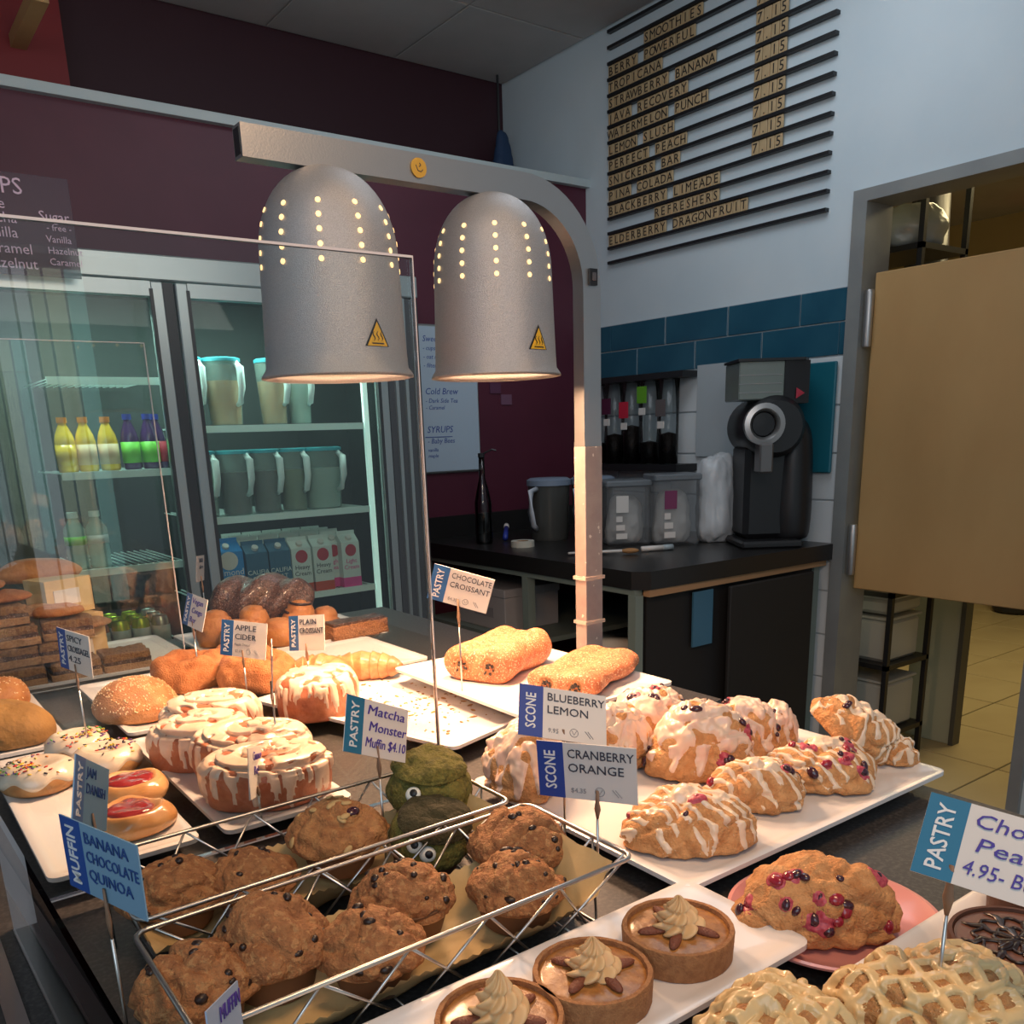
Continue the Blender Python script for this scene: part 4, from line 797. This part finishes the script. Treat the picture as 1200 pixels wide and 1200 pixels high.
# ------------------------------------------------------------------ scones
berrym = MB().ell((0, 0, 0), (.0058, .0050, .0042), 10, 7).mesh('berry', M_berry, True)
cranm = MB().ell((0, 0, 0), (.0065, .0055, .0042), 10, 7).mesh('berry', M_cran, True)
def scone(x, y, z, a, b, h, rz, seed, lab, style='drizzle', berries=8, red=False, tilt=None, name='scone', bu=None, icem=None, group='iced scones on the large tray'):
    t = thing(name, lab, 'scone', (x, y, z), rot=tilt or (0, 0, rz), group=group)
    tri = lambda u: 1+.10*math.cos(3*2*PI*u)
    L = Lump([(0, h), (.28, h*.98), (.55, h*.90), (.78, h*.72), (.94, h*.46), (1.0, h*.22), (.95, h*.05), (.6, 0), (0, 0)], a, b, seed, ((22, .006), (50, .0042), (95, .0030), (190, .0012)), ridge=.005, rf=26, zc=h*.2)
    base = L.prof; L.prof = base
    oat = L.at
    def at(u, tt, off=0):
        p = oat(u, tt, off); k = 1+.07*math.cos(3*2*PI*u+seed); return Vector((p.x*k, p.y*k, p.z))
    L.at = at
    L.build('scone_body', M_scone if style != 'lattice' else M_apple, t, 120, 56)
    rnd = random.Random(seed*3+1)
    if style:
        def mask(p, u, tt):
            wv = N(p, 22, seed+2); x_, y_ = p.x+wv*.006, p.y+wv*.006
            if style == 'drizzle':
                d1 = abs(math.sin((x_*.8+y_*.6)*PI/.0125+N(p, 12, seed)*2)); edge = .62+.16*math.sin(2*PI*u*9+seed)+.14*N((math.cos(2*PI*u), math.sin(2*PI*u), 0), 3.5, seed)
                cover = 1.25*(.30-tt)+.35*N(p, 40, seed)
                return max(min(d1-.62, (edge-tt)*3), cover) if tt < edge+.1 else -1
            if style == 'glaze':
                edge = .60+.13*math.sin(2*PI*u*11+seed)+.12*N((math.cos(2*PI*u), math.sin(2*PI*u), 0), 5, seed); hol = .25-1.3*abs(N(p, 75, seed+4))+.62
                return min((edge-tt)*6, .55-.0*hol, .62+1.5*N(p, 62, seed+4))
            if style == 'lattice':
                g1 = abs(math.sin(x_*PI/.017+seed)); g2 = abs(math.sin(y_*PI/.017)); edge = .62+.08*math.sin(2*PI*u*8)
                return min(max(g1-.70, g2-.70)*2.4+.30*max(0, .9-tt*3)-.08, (edge-tt)*4)
        L.coat('icing', icem or M_icep, t, mask, .0024 if style != 'lattice' else .0040, 170 if style != 'lattice' else 200, 80 if style != 'lattice' else 95)
    pos = (bu or [])+[(rnd.random(), rnd.uniform(.12, .66)) for _ in range(berries)]
    pos += [(u+rnd.uniform(-.035, .035), max(.03, tt+rnd.uniform(-.09, .09))) for u, tt in pos if rnd.random() < .6]
    if pos:
        pts = [(L.at(u, tt), rnd.uniform(.006, .014)) for u, tt in pos[::2]]
        st = L.coat('berry_stain', M_jam, t, lambda p, u, tt: max(1-(p-q).length/rad for q, rad in pts)*1.2+.55*N(p, 110, seed)-.12, .0016 if not style else .0030, 150, 70); stuff(st)
    for i, (u, tt) in enumerate(pos):
        p = L.at(u, tt, .0002 if not style else .0016); e = orient(p, Vector((0, 0, h*.1))); e.rotate_axis('Z', i*1.1)
        o = ob('berry', cranm if red and i % 3 == 0 else berrym, t, p, e); s = rnd.uniform(.55, 1.2); o.scale = (s*rnd.uniform(.8, 1.3), s, s*.85)
    return t
scone(.658, .592, SZ, .070, .056, .054, -.55, 21, 'pale yellow-iced scone nearest the camera on the large tray', 'drizzle', 3, True, bu=[(.78, .12), (.70, .30)], icem=M_ice)
scone(.790, .608, SZ, .058, .042, .053, -.60, 22, 'small glazed scone with a red cranberry at its left tip', 'drizzle', 3, True, bu=[(.52, .45)], icem=M_ice)
scone(.900, .600, SZ, .074, .050, .048, -.50, 23, 'pink-stained scone lying beneath a tilted scone', 'drizzle', 5, True, bu=[(.80, .30), (.84, .42)], icem=M_ice)
scone(.990, .620, SZ+.024, .062, .042, .052, 0, 24, 'golden scone leaning on top of another at right', 'drizzle', 2, False, tilt=(.15, .62, -.70), icem=M_ice)
scone(1.028, .575, SZ, .027, .024, .034, 0, 25, 'small scone piece at the far right edge of the tray', 'drizzle', 1, icem=M_ice)
scone(.615, .815, SZ, .058, .048, .088, .4, 26, 'thickly iced scone at left partly behind the scone tags', 'glaze', 2, bu=[(.55, .18)])
scone(.815, .718, SZ, .065, .056, .093, -.6, 27, 'tallest pink-iced blueberry scone in middle of the tray', 'glaze', 8)
scone(.745, .800, SZ, .050, .042, .085, .2, 28, 'iced scone just right of the blueberry lemon tag', 'glaze', 2)
scone(.905, .720, SZ, .050, .044, .076, -.4, 29, 'pink-iced scone behind and right of the tallest scone', 'glaze', 6)
scone(.960, .722, SZ, .040, .036, .060, -.2, 30, 'low iced scone at the back edge of the tray', 'glaze', 2)
scone(.850, .845, SZ, .066, .050, .074, -.3, 31, 'rear iced scone with blueberries behind the tallest one', 'glaze', 7, bu=[(.70, .15), (.75, .2)])
t = thing('pink_plate', 'round matte pink plate on the stone counter holding one scone', 'plate', (.652, .412, .955))
MB().lathe([(0, 0), (.060, 0), (.064, .002), (.085, .012), (.0935, .017), (.0935, .019), (.090, .0195), (.076, .011), (.060, .006), (0, .006)], 64).build('dish', M_pink, t, 'auto')
scone(.640, .423, .961, .072, .052, .066, -.72, 33, 'uniced berry scone alone on the pink plate', None, 7, True, bu=[(.60, .30), (.68, .45), (.72, .5), (.77, .38), (.64, .22), (.8, .25), (.9, .6), (.55, .55)], group=None)
scone(.425, .300, SZ-.004, .066, .056, .070, .2, 41, 'fritter with butterscotch lattice icing at bottom centre', 'lattice', 0, icem=M_latice, name='iced_fritter', group='lattice iced fritters'); scone(.556, .268, SZ, .074, .056, .056, -.5, 42, 'fritter with butterscotch lattice icing beside the chocolate tart', 'lattice', 0, icem=M_latice, name='iced_fritter', group='lattice iced fritters')

# ------------------------------------------------------------------ tartlets
def tart(x, y, rz, seed, lab):
    t = thing('pecan_tartlet', lab, 'tart', (x, y, SZ), rz, group='pecan tartlets with cream')
    r = .0462
    MB().lathe([(0, 0), (r*.96, 0), (r*.98, .002), (r, .0235), (r*.985, .0255), (r*.91, .0255), (r*.90, .021), (0, .021)], 64, fn=lambda a, i, z: 1+.012*N((math.cos(a)*3, math.sin(a)*3, i), 2, seed)+.006*N((math.cos(a)*9, math.sin(a)*9, i), 2, seed)).build('crust', M_tart, t, 'auto')
    L = Lump([(0, .0237), (.5, .0235), (.9, .0223), (1.0, .0207), (.8, .019), (0, .019)], r*.905, r*.905, seed, ((60, .0008),)); L.build('filling', M_carm, t, 48, 12)
    rnd = random.Random(seed)
    for k in range(5):
        a = 2*PI*k/5+rnd.uniform(-.2, .2)
        p = MB().ell((0, 0, 0), (.0135, .0048, .0035), 12, 7)
        o = p.build('pecan', M_pecan, t, True, loc=(.022*math.cos(a), .022*math.sin(a), .0250), rot=(0, rnd.uniform(-.1, .1), a+rnd.uniform(-.25, .25)))
    prof = [(0, .028), (.0145, .028), (.0175, .033), (.0165, .038), (.0128, .0405), (.0138, .044), (.0112, .049), (.0078, .0515), (.0080, .055), (.0050, .060), (.0020, .066), (0, .068)]
    prof = [(a_*1.06, .0225+(b_-.028)*(.74 if seed > 1 else .95)) for a_, b_ in prof]
    # ruffled swirl: star section twisted upward
    vs = []; fs = []; n = 60; M_ = 34
    for i in range(M_+1):
        q = lerp(prof, i/M_); rr, zz = max(q[0], 0), q[1]
        for k in range(n):
            a = 2*PI*k/n; tw = (zz-.0225)*70; s = 1+.22*math.cos(7*(a-tw))
            vs.append((rr*s*math.cos(a), rr*s*math.sin(a), zz+.0015*math.cos(7*(a-tw))))
    for i in range(M_):
        for k in range(n): fs.append((i*n+k, i*n+(k+1) % n, (i+1)*n+(k+1) % n, (i+1)*n+k))
    MB().add(vs, fs).build('cream_rosette', M_cream, t, True)
tart(.308, .450, .2, 1, 'pecan tartlet at the bottom edge, most cropped of three'); tart(.396, .450, .9, 2, 'middle pecan tartlet with cream rosette'); tart(.492, .452, 1.5, 3, 'pecan tartlet furthest right, beside the muffin basket')
def ctart(x, y, r, seed, lab, cream=False):
    t = thing('chocolate_tart', lab, 'tart', (x, y, SZ), 0, group='chocolate tarts')
    MB().lathe([(0, 0), (r*.95, 0), (r*.97, .002), (r, .030), (r*.985, .032), (r*.93, .032), (r*.92, .028), (0, .028)], 56).build('chocolate_crust', mat('chocolate_crust', (.09, .035, .02), .6, bump=.3, bscale=120), t, 'auto')
    MB().lathe([(0, .0298), (r*.9, .0296), (r*.925, .0275), (0, .027)], 48).build('filling', M_choc if not cream else mat('pale_peanut_filling', (.55, .42, .28), .5, col2=(.3, .18, .1), scale=60, bump=.8, bscale=80), t, 'auto')
    rnd = random.Random(seed)
    if not cream:
        b = MB()
        for k in range(9):
            a = 2*PI*k/9+.3; pts = [(.002*math.cos(a), .002*math.sin(a), .0306)]
            for q in range(1, 7): rr = r*.84*q/6; aa = a+.10*math.sin(q*2.2+k); pts.append((rr*math.cos(aa), rr*math.sin(aa), .0306))
            b.tube(pts, [.0040, .0024, .0040, .0020, .0042, .0026, .0008], 7, flat=.4)
        for rr in (.34, .60): b.tube([(r*rr*(1+.10*math.cos(9*a))*math.cos(a), r*rr*(1+.10*math.cos(9*a))*math.sin(a), .0306) for a in [i*2*PI/54 for i in range(54)]], .0014, 6, True)
        b.build('web_drizzle', M_gan, t, True)
        for k in range(7):
            a = rnd.uniform(0, 6.28); rr = rnd.uniform(.2, .8)*r
            MB().ell((0, 0, 0), (.009, .0035, .002), 8, 5).build('chocolate_shard', M_gan, t, True, loc=(rr*math.cos(a), rr*math.sin(a), .032), rot=(0, .1, a))
    else:
        for k in range(12):
            a = rnd.uniform(0, 6.28); rr = rnd.uniform(.1, .8)*r; ob('chocolate_chip', chipm, t, (rr*math.cos(a), rr*math.sin(a), .0315), (0, 0, a))
ctart(.672, .262, .052, 5, 'chocolate tart with dark glossy web drizzle below the large tag'); ctart(.772, .290, .042, 6, 'chocolate tart with pale crumbly filling cropped at right edge', True)

# ------------------------------------------------------------------ cinnamon rolls and iced bun
def iced_roll(x, y, r, h, seed, lab, rz=0, ax=1.0, ay=1.0, spiral=True, z=SZ, name='cinnamon_roll', group='iced cinnamon rolls'):
    t = thing(name, lab, 'pastry', (x, y, z), rz, group=group)
    def post(p, u, tt):
        if not spiral: return .004*math.cos(4*PI*u)*(.3 < tt < .8)
        rad = math.hypot(p.x/ax, p.y/ay)/r
        if tt > .50: return .0015*math.sin(2*PI*u*2+seed)
        ph = (rad*2.6-u+seed*.13) % 1.0
        return -.009*max(0, 1-min(ph, 1-ph)*6.5)*sm(rad, .03, .15)*(1-sm(tt, .42, .5))
    L = Lump([(0, h), (r*.32, h*.995), (r*.62, h*.975), (r*.86, h*.90), (r*.98, h*.70), (r*1.0, h*.42), (r*.97, h*.15), (r*.85, .0), (0, 0)], ax, ay, seed, ((16, .005), (45, .0015)), post=post, zc=h*.3)
    L.build('dough', M_roll, t, 110, 52)
    def mask(p, u, tt):
        e = (math.cos(2*PI*u), math.sin(2*PI*u), seed)
        dr = .46+.08*N(e, 2.0, seed)+.62*max(0, N(e, 8.0, seed+5))+.16*max(0, math.sin(2*PI*u*16+2*math.sin(2*PI*u*4)))
        hol = .35-1.0*max(0, N((p.x*1.4, p.y, p.z), 50, seed+7)-.12)*4 if tt < .45 else .5
        return min((dr-tt)*7, hol+.15)
    L.coat('icing', M_rice, t, mask, .0030, 170, 84, .86)
iced_roll(.383, 1.275, .066, .066, 1, 'cinnamon roll furthest back under thick icing', -.35, 1.06, .80)
iced_roll(.338, 1.190, .064, .064, 2, 'cinnamon roll at left showing brown side through icing drips', -.35, 1.06, .80)
iced_roll(.376, 1.098, .070, .064, 3, 'third cinnamon roll from the back, crowded between others', -.35, 1.06, .80)
iced_roll(.360, 1.008, .074, .060, 4, 'largest cinnamon roll nearest the wire basket with long drips', -.35, 1.06, .80)
iced_roll(.560, 1.300, .066, .070, 5, 'tall iced bun alone on the crumb-strewn tray', .3, 1.0, .95, False, .951+.0235, 'iced_bun', None)
# ------------------------------------------------------------------ donuts
def torus(R, r, seed, m, parent, name, hs=1.0, nu=72, nv=26, disp=.003, wob=0):
    def P(u, v, off=0):
        a = 2*PI*u; b = 2*PI*v; q = Vector((math.cos(a), math.sin(a), 0)); c = q*R
        rr = r*(1+wob*math.sin(3*a+seed)); p = c+q*rr*math.cos(b)+Vector((0, 0, rr*hs*math.sin(b)))
        d = (q*math.cos(b)+Vector((0, 0, math.sin(b)))); k = disp*(N(p, 22, seed)+.5*N(p, 60, seed))
        p = p+d*(k+off); p.z = max(p.z+r*hs*.86, 0); return p
    vs = [P(i/nu, j/nv) for i in range(nu) for j in range(nv)]
    fs = [(i*nv+j, ((i+1) % nu)*nv+j, ((i+1) % nu)*nv+(j+1) % nv, i*nv+(j+1) % nv) for i in range(nu) for j in range(nv)]
    MB().add(vs, fs).build(name, m, parent, True); return P
for k, (x, y, s, lab) in enumerate(((.450, 1.590, 1.1, 'apple cider donut at left front under its tag'), (.535, 1.500, 1.1, 'apple cider donut right of the tag stick'), (.560, 1.640, 1.0, 'apple cider donut at the back behind the tag'))):
    t = thing('cider_donut', lab, 'donut', (x, y, SZ+.003), k, group='apple cider donuts'); t.rotation_euler = (0, .0, k*1.1); torus(.036*s, .0235*s, k+3, M_donut, t, 'donut_ring', 1.2, disp=.010, wob=.10)
SPC = [mat('sprinkle_%s' % n, c, .4) for n, c in (('red', (.65, .04, .02)), ('orange', (.75, .25, .02)), ('yellow', (.75, .55, .03)), ('green', (.1, .4, .05)), ('violet', (.12, .04, .25)), ('dark', (.03, .02, .03)))]
for k, (x, y, s, lab) in enumerate(((.140, 1.232, 1.05, 'cream-iced donut with coloured sprinkles at the left edge'), (.206, 1.325, .95, 'sprinkled donut at the back, partly hidden'), (.224, 1.236, 1.0, 'cream-iced donut with dark sprinkles beside the jam danish'))):
    t = thing('sprinkle_donut', lab, 'donut', (x, y, SZ), k*1.3, group='iced sprinkle donuts')
    r = .046*s
    L = Lump([(0, .028), (r*.12, .028), (r*.34, .032), (r*.62, .034), (r*.86, .027), (r*.98, .015), (r*.86, .003), (r*.5, 0), (0, 0)], 1, 1, k+50, ((20, .002), (60, .0008)), zc=.008)
    L.build('donut_dough', M_don2, t, 64, 30)
    L.coat('icing', M_dice, t, lambda p, u, tt: (.64+.05*math.sin(2*PI*u*6+k)-tt)*7, .0022, 110, 50)
    rnd = random.Random(k); bs = [MB() for _ in SPC]
    for q in range(85 if k != 2 else 60):
        u = rnd.gauss(.62 if k else .55, .16); tt = rnd.uniform(.12, .5); p = L.at(u, tt, .0034); a = rnd.uniform(0, PI); d = Vector((math.cos(a), math.sin(a), rnd.uniform(-.3, .3)))*.0022
        bs[rnd.randrange(6) if k != 2 else rnd.choice((5, 4, 5, 2, 0))].tube([p-d, p+d], .0009, 5)
    for b, mm in zip(bs, SPC):
        if b.v: stuff(b.build('sprinkles', mm, t, True))
# danishes
for k, (x, y, lab) in enumerate(((.224, 1.115, 'jam danish behind the nearer one, next to the donut'), (.200, 1.018, 'glossy jam danish nearest the end of its tray'))):
    t = thing('jam_danish', lab, 'pastry', (x, y, SZ), .3+k, group='jam danishes')
    r = .044
    L = Lump([(0, .013), (r*.3, .014), (r*.52, .022), (r*.74, .027), (r*.94, .019), (r, .010), (r*.85, .001), (0, 0)], 1.0, 1.02, k+60, ((25, .004), (60, .001)), post=lambda p, u, tt: .0015*math.cos(2*PI*u*4), zc=.005)
    L.build('pastry_shell', mat('glazed_danish', (.62, .28, .09), .25, col2=(.72, .42, .18), scale=20, coat=.8, bump=.2, bscale=40), t, 64, 30)
    J = Lump([(0, .028), (.5, .0285), (.9, .027), (1, .023), (.7, .012), (0, .012)], r*.64, r*.58, k+70, ((80, .003),)); J.build('jam_filling', mat('red_jam', (.30, .02, .02), .12, coat=1, bump=.5, bscale=90), t, 40, 16)
# seeded bun + left edge buns
def bun(x, y, ax, ay, h, seed, lab, m=M_bun, seeds=160, z=SZ, group='seeded buns'):
    t = thing('seeded_bun', lab, 'bread', (x, y, z), .3*seed, group=group)
    L = Lump([(0, h), (.35, h*.97), (.65, h*.85), (.88, h*.62), (1, h*.35), (.93, h*.08), (.6, 0), (0, 0)], ax, ay, seed, ((14, .007), (45, .002)), zc=h*.25); L.build('bun_body', m, t, 72, 34)
    rnd = random.Random(seed); b = MB()
    for _ in range(seeds):
        p = L.at(rnd.random(), rnd.uniform(0, .5)**.8, .0004); q = orient(p, Vector((0, 0, 0))).to_matrix() @ Matrix.Rotation(rnd.uniform(0, 3), 3, 'Z'); b.ell(p, (.0019, .0011, .0006), 6, 4, q)
    if seeds: stuff(b.build('sesame_seeds', M_sesame, t, True))
bun(.322, 1.480, .074, .062, .060, 80, 'golden sesame-seeded bun on the tray beside the cinnamon rolls', seeds=420)
bun(.155, 1.690, .046, .044, .052, 81, 'small dark seeded bun at the far left edge', M_gold, 90)
bun(.135, 1.470, .066, .060, .062, 82, 'larger flat greenish-brown bun at the left edge', mat('herb_bun', (.36, .19, .05), .75, col2=(.24, .12, .03), scale=22, bump=.9, bscale=80), 0)
# croissants
def croissant(x, y, z, L_, R0, rz, seed, lab, bend=.9):
    t = thing('plain_croissant', lab, 'croissant', (x, y, z), rz, group='plain croissants')
    nu, nv = 110, 28; vs = []; fs = []
    for i in range(nu+1):
        s = -1+2*i/nu; a = s*bend; Rb = L_/(2*math.sin(bend)+1e-6) if bend else 1
        c = Vector((Rb*math.sin(a), Rb*(math.cos(a)-1), 0)); tx = Vector((math.cos(a), -math.sin(a), 0)); nx = Vector((math.sin(a), math.cos(a), 0))
        seg = abs(s)*4.2; st = .86+.16*(1-(seg % 1.0)); rr = R0*(max(1-abs(s)**1.9, .0)**.55+.05)*st
        for j in range(nv):
            b = 2*PI*j/nv; p = c+nx*rr*math.cos(b)+Vector((0, 0, rr*.92*math.sin(b))); p += (nx*math.cos(b)+Vector((0, 0, math.sin(b))))*.0015*N(p, 60, seed); vs.append((p.x, p.y, max(p.z+R0*.80, 0)))
    for i in range(nu):
        for j in range(nv): fs.append((i*nv+j, i*nv+(j+1) % nv, (i+1)*nv+(j+1) % nv, (i+1)*nv+j))
    fs += [tuple(range(nv-1, -1, -1)), tuple(range(nu*nv, (nu+1)*nv))]
    MB().add(vs, fs).build('croissant_body', M_crois, t, True)
croissant(.640, 1.455, .978, .12, .030, -.9, 2, 'reddish croissant directly behind the plain croissant tag', .8)
croissant(.708, 1.430, .978, .145, .029, -.55, 3, 'golden croissant right of the tag, tip pointing right', .6)
# chocolate croissants: two-lobed rolls with chocolate showing at the ends
def pain(x, y, z, L_, wd, h, rz, seed, lab, tilt=0):
    t = thing('chocolate_croissant', lab, 'croissant', (x, y, z), rot=(0, tilt, rz), group='chocolate croissants')
    nu, nv = 64, 60; vs = []; fs = []; c_ = wd*.25; q_ = wd*.27
    prof = [(c_+q_*math.cos(math.radians(a_)), math.sin(math.radians(a_))) for a_ in [-90+215*i/29 for i in range(30)]]+[(-c_+q_*math.cos(math.radians(a_)), math.sin(math.radians(a_))) for a_ in [55+215*i/29 for i in range(30)]]
    for i in range(nu+1):
        s = -1+2*i/nu; e = min(1, (1-abs(s))/.12); k = .72+.28*math.sin(e*PI/2); k *= 1+.05*math.sin(s*5+seed)
        for px, pz in prof:
            p = Vector((s*L_/2*(1-.02*abs(px)/wd), px*k, h/2+pz*h/2*k)); d = Vector((0, px, pz*h/2)); d = d.normalized() if d.length else d; p += d*(.005*N(p, 16, seed)+.0022*N(p, 50, seed)); vs.append((p.x, p.y, max(p.z, 0)))
    for i in range(nu):
        for j in range(nv): fs.append((i*nv+j, i*nv+(j+1) % nv, (i+1)*nv+(j+1) % nv, (i+1)*nv+j))
    fs += [tuple(range(nv-1, -1, -1)), tuple(range(nu*nv, (nu+1)*nv))]
    MB().add(vs, fs).build('pastry_roll', M_pain, t, True)
    for sy in (-1, 1):
        for sx in (-1, 1):
            MB().tube([(sx*(L_/2-.002), sy*wd*.22+.013*math.cos(a)*(1-a/14), h*.48+.015*math.sin(a)*(1-a/14)*h/.05) for a in [i*.55 for i in range(16)]], .0026, 6).build('folded_layers', M_tart, t, True)
            rnd = random.Random(seed*10+sy*3+sx)
            for q in range(7):
                a = q*.9; rr = .003+.0014*q
                MB().ell((0, 0, 0), (.0022, rnd.uniform(.002, .005), rnd.uniform(.0018, .0035)), 7, 5, Matrix.Rotation(a, 3, 'X')).build('chocolate_filling', M_chip, t, True, loc=(sx*(L_/2-.0005), sy*wd*.22+rr*math.cos(a), h*.47+rr*math.sin(a)*h/.06))
PZ = .983+.0235
pain(.865, 1.215, PZ, .180, .120, .060, .45, 5, 'chocolate croissant at left with dark filling at its end', 0)
pain(.928, 1.062, PZ, .200, .112, .038, .42, 6, 'flatter chocolate croissant behind the blueberry lemon tag', 0)

# ------------------------------------------------------------------ breads and bars at the back
t = thing('chocolate_babka', 'large dark twisted babka loaf dusted with sugar at the back', 'bread', (.720, 1.93, SZ+.02), -.45)
nu, nv = 90, 40; vs = []; fs = []
for i in range(nu+1):
    s = -1+2*i/nu; rr = .058*(max(1-abs(s)**3.2, 0)**.5*.95+.04)
    for j in range(nv):
        b = 2*PI*j/nv; g = 1+.13*math.cos(3*b+s*9); p = Vector((s*.115, rr*g*math.cos(b), rr*g*math.sin(b)*1.02)); p *= 1+.06*N(p, 30, 4); vs.append((p.x, p.y, p.z+.055))
for i in range(nu):
    for j in range(nv): fs.append((i*nv+j, i*nv+(j+1) % nv, (i+1)*nv+(j+1) % nv, (i+1)*nv+j))
fs += [tuple(range(nv-1, -1, -1)), tuple(range(nu*nv, (nu+1)*nv))]
MB().add(vs, fs).build('loaf', M_babka, t, True)
for k, (x, y, a, h, z, lab) in enumerate(((.615, 1.80, .046, .070, 0, 'golden round roll left of the apple cider tag'), (.665, 1.845, .044, .075, .01, 'golden round roll below the dark babka'), (.705, 1.80, .046, .062, 0, 'golden round roll behind the apple cider tag'), (.765, 1.83, .042, .085, 0, 'swirled golden roll with dark filling beside the babka'), (.83, 1.845, .040, .060, 0, 'golden roll left of the granola bar'), (.60, 1.90, .045, .08, 0, 'golden roll beside the congo bar tag'))):
    t = thing('bread_roll', lab, 'bread', (x, y, SZ+z), k, group='golden rolls at the back')
    Lump([(0, h), (.35, h*.97), (.65, h*.85), (.88, h*.6), (1, h*.35), (.9, h*.06), (.5, 0), (0, 0)], a, a*.9, k+90, ((15, .006), (45, .002)), zc=h*.3, post=lambda p, u, tt: -.005*max(0, 1-abs(((math.hypot(p.x, p.y)*55-u) % 1)-.5)*7)).build('roll_body', M_gold, t, 56, 28)
    if k == 3: MB().tube([(.02*math.cos(a_)*(1+a_*.1), .02*math.sin(a_)*(1+a_*.1), .084-.003*a_) for a_ in [i*.4 for i in range(18)]], .003, 6).build('chocolate_swirl', M_chip, t, True)
def rbox(sx, sy, sz, seed, amp=.004, n=10):
    b = MB(); bm = bmesh.new(); bmesh.ops.create_cube(bm, size=1); bmesh.ops.subdivide_edges(bm, edges=bm.edges, cuts=n, use_grid_fill=True)
    for v in bm.verts:
        p = Vector((v.co.x*sx, v.co.y*sy, (v.co.z+.5)*sz)); k = .93+.07*(1-max(abs(v.co.x), abs(v.co.y))*2)
        d = Vector((v.co.x*2, v.co.y*2, v.co.z*2)).normalized(); p += d*amp*(N(p, 45, seed)+.6*N(p, 110, seed)); l = max(abs(v.co.x), abs(v.co.z), abs(v.co.y)); 
        if p.z < 0: p.z = 0
        v.co = p
    for v in bm.verts: b.v.append(tuple(v.co))
    bm.verts.index_update(); b.f = [tuple(v.index for v in f.verts) for f in bm.faces]; bm.free(); return b
t = thing('granola_bar', 'dark nutty granola slab at the right end of the back tray', 'pastry', (.868, 1.775, SZ), .1); rbox(.14, .055, .032, 3, .004, 14).build('slab', M_gran, t, True); rbox(.135, .05, .006, 8, .003, 10).build('dark_topping', M_babka, t, True, loc=(0, 0, .031))
t = thing('nut_bar', 'dark brown nut slab lying in front of the golden rolls', 'pastry', (.60, 1.70+.105, SZ), 0)
bpy.data.objects.remove(t)
places = [('lower left', .205, 1.835, 0), ('lower middle', .300, 1.835, 0), ('lower right', .395, 1.84, 0), ('second layer left', .200, 1.85, 1), ('second layer right', .290, 1.85, 1), ('third layer left', .205, 1.855, 2), ('third layer right', .305, 1.86, 2), ('top left', .195, 1.87, 3)]
for k, (nm, x, y, lv) in enumerate(places):
    t = thing('crumble_bar', 'layered crumble bar with dark filling, %s of the left stack' % nm, 'pastry', (x, y, SZ+lv*.037), .12*math.sin(k*3), group='stacked crumble bars')
    rbox(.088, .075, .014, k, .002, 7).build('oat_base', M_barp, t, True); rbox(.084, .071, .010, k+20, .003, 7).build('dark_filling', M_babka, t, True, loc=(0, 0, .012)); rbox(.086, .073, .014, k+40, .004, 9).build('crumb_top', M_bar, t, True, loc=(0, 0, .021))
for k, (x, y, z) in enumerate(((.21, 1.90, .150), (.265, 1.92, .112), (.175, 1.91, .175), (.345, 1.91, .079), (.30, 1.88, .115))):
    t = thing('oat_cookie', 'rough brown oat cookie, %s' % ('on the tall stack at left edge', 'right of the tallest stack', 'topmost at the far left edge', 'leaning behind the glass near the cans', 'between the bar stack and wrapped slices')[k], 'cookie', (x, y, SZ+z), k, group='cookies above the bars')
    Lump([(0, .018), (.5, .017), (.85, .013), (1, .006), (.8, 0), (0, 0)], .050, .044, k+120, ((25, .004), (70, .003)), zc=.002).build('cookie_disc', M_barp if k % 2 else M_donut, t, 48, 20)
for k, (x, y, z, rz) in enumerate(((.33, 1.96, .0, .2), (.26, 2.02, 0, -.3), (.32, 1.99, .101, .4))):
    t = thing('wrapped_slice', 'tan paper-wrapped slice %s' % ('in the middle behind the rear glass', 'furthest back behind the rear glass', 'resting on top near the glass edge')[k], 'package', (x, y, SZ+z), rz, group='paper wrapped slices')
    b = MB().prism([(-.05, -.04), (.05, -.04), (.035, .045), (-.05, .03)], 0, .10 if k < 2 else .07); b.build('wrapped_body', M_parch, t)
    MB().box((-.035, -.043, .02), (.02, -.041, .05)).build('paper_label', M_card, t)
t = thing('bread_loaf', 'long tan loaf lying high behind the rear glass pane', 'bread', (.30, 2.05, SZ+.16), -.1)
Lump([(0, .045), (.5, .043), (.85, .03), (1, .015), (.7, 0), (0, 0)], .085, .035, 9, ((20, .003),)).build('loaf', M_gold, t, 56, 24)
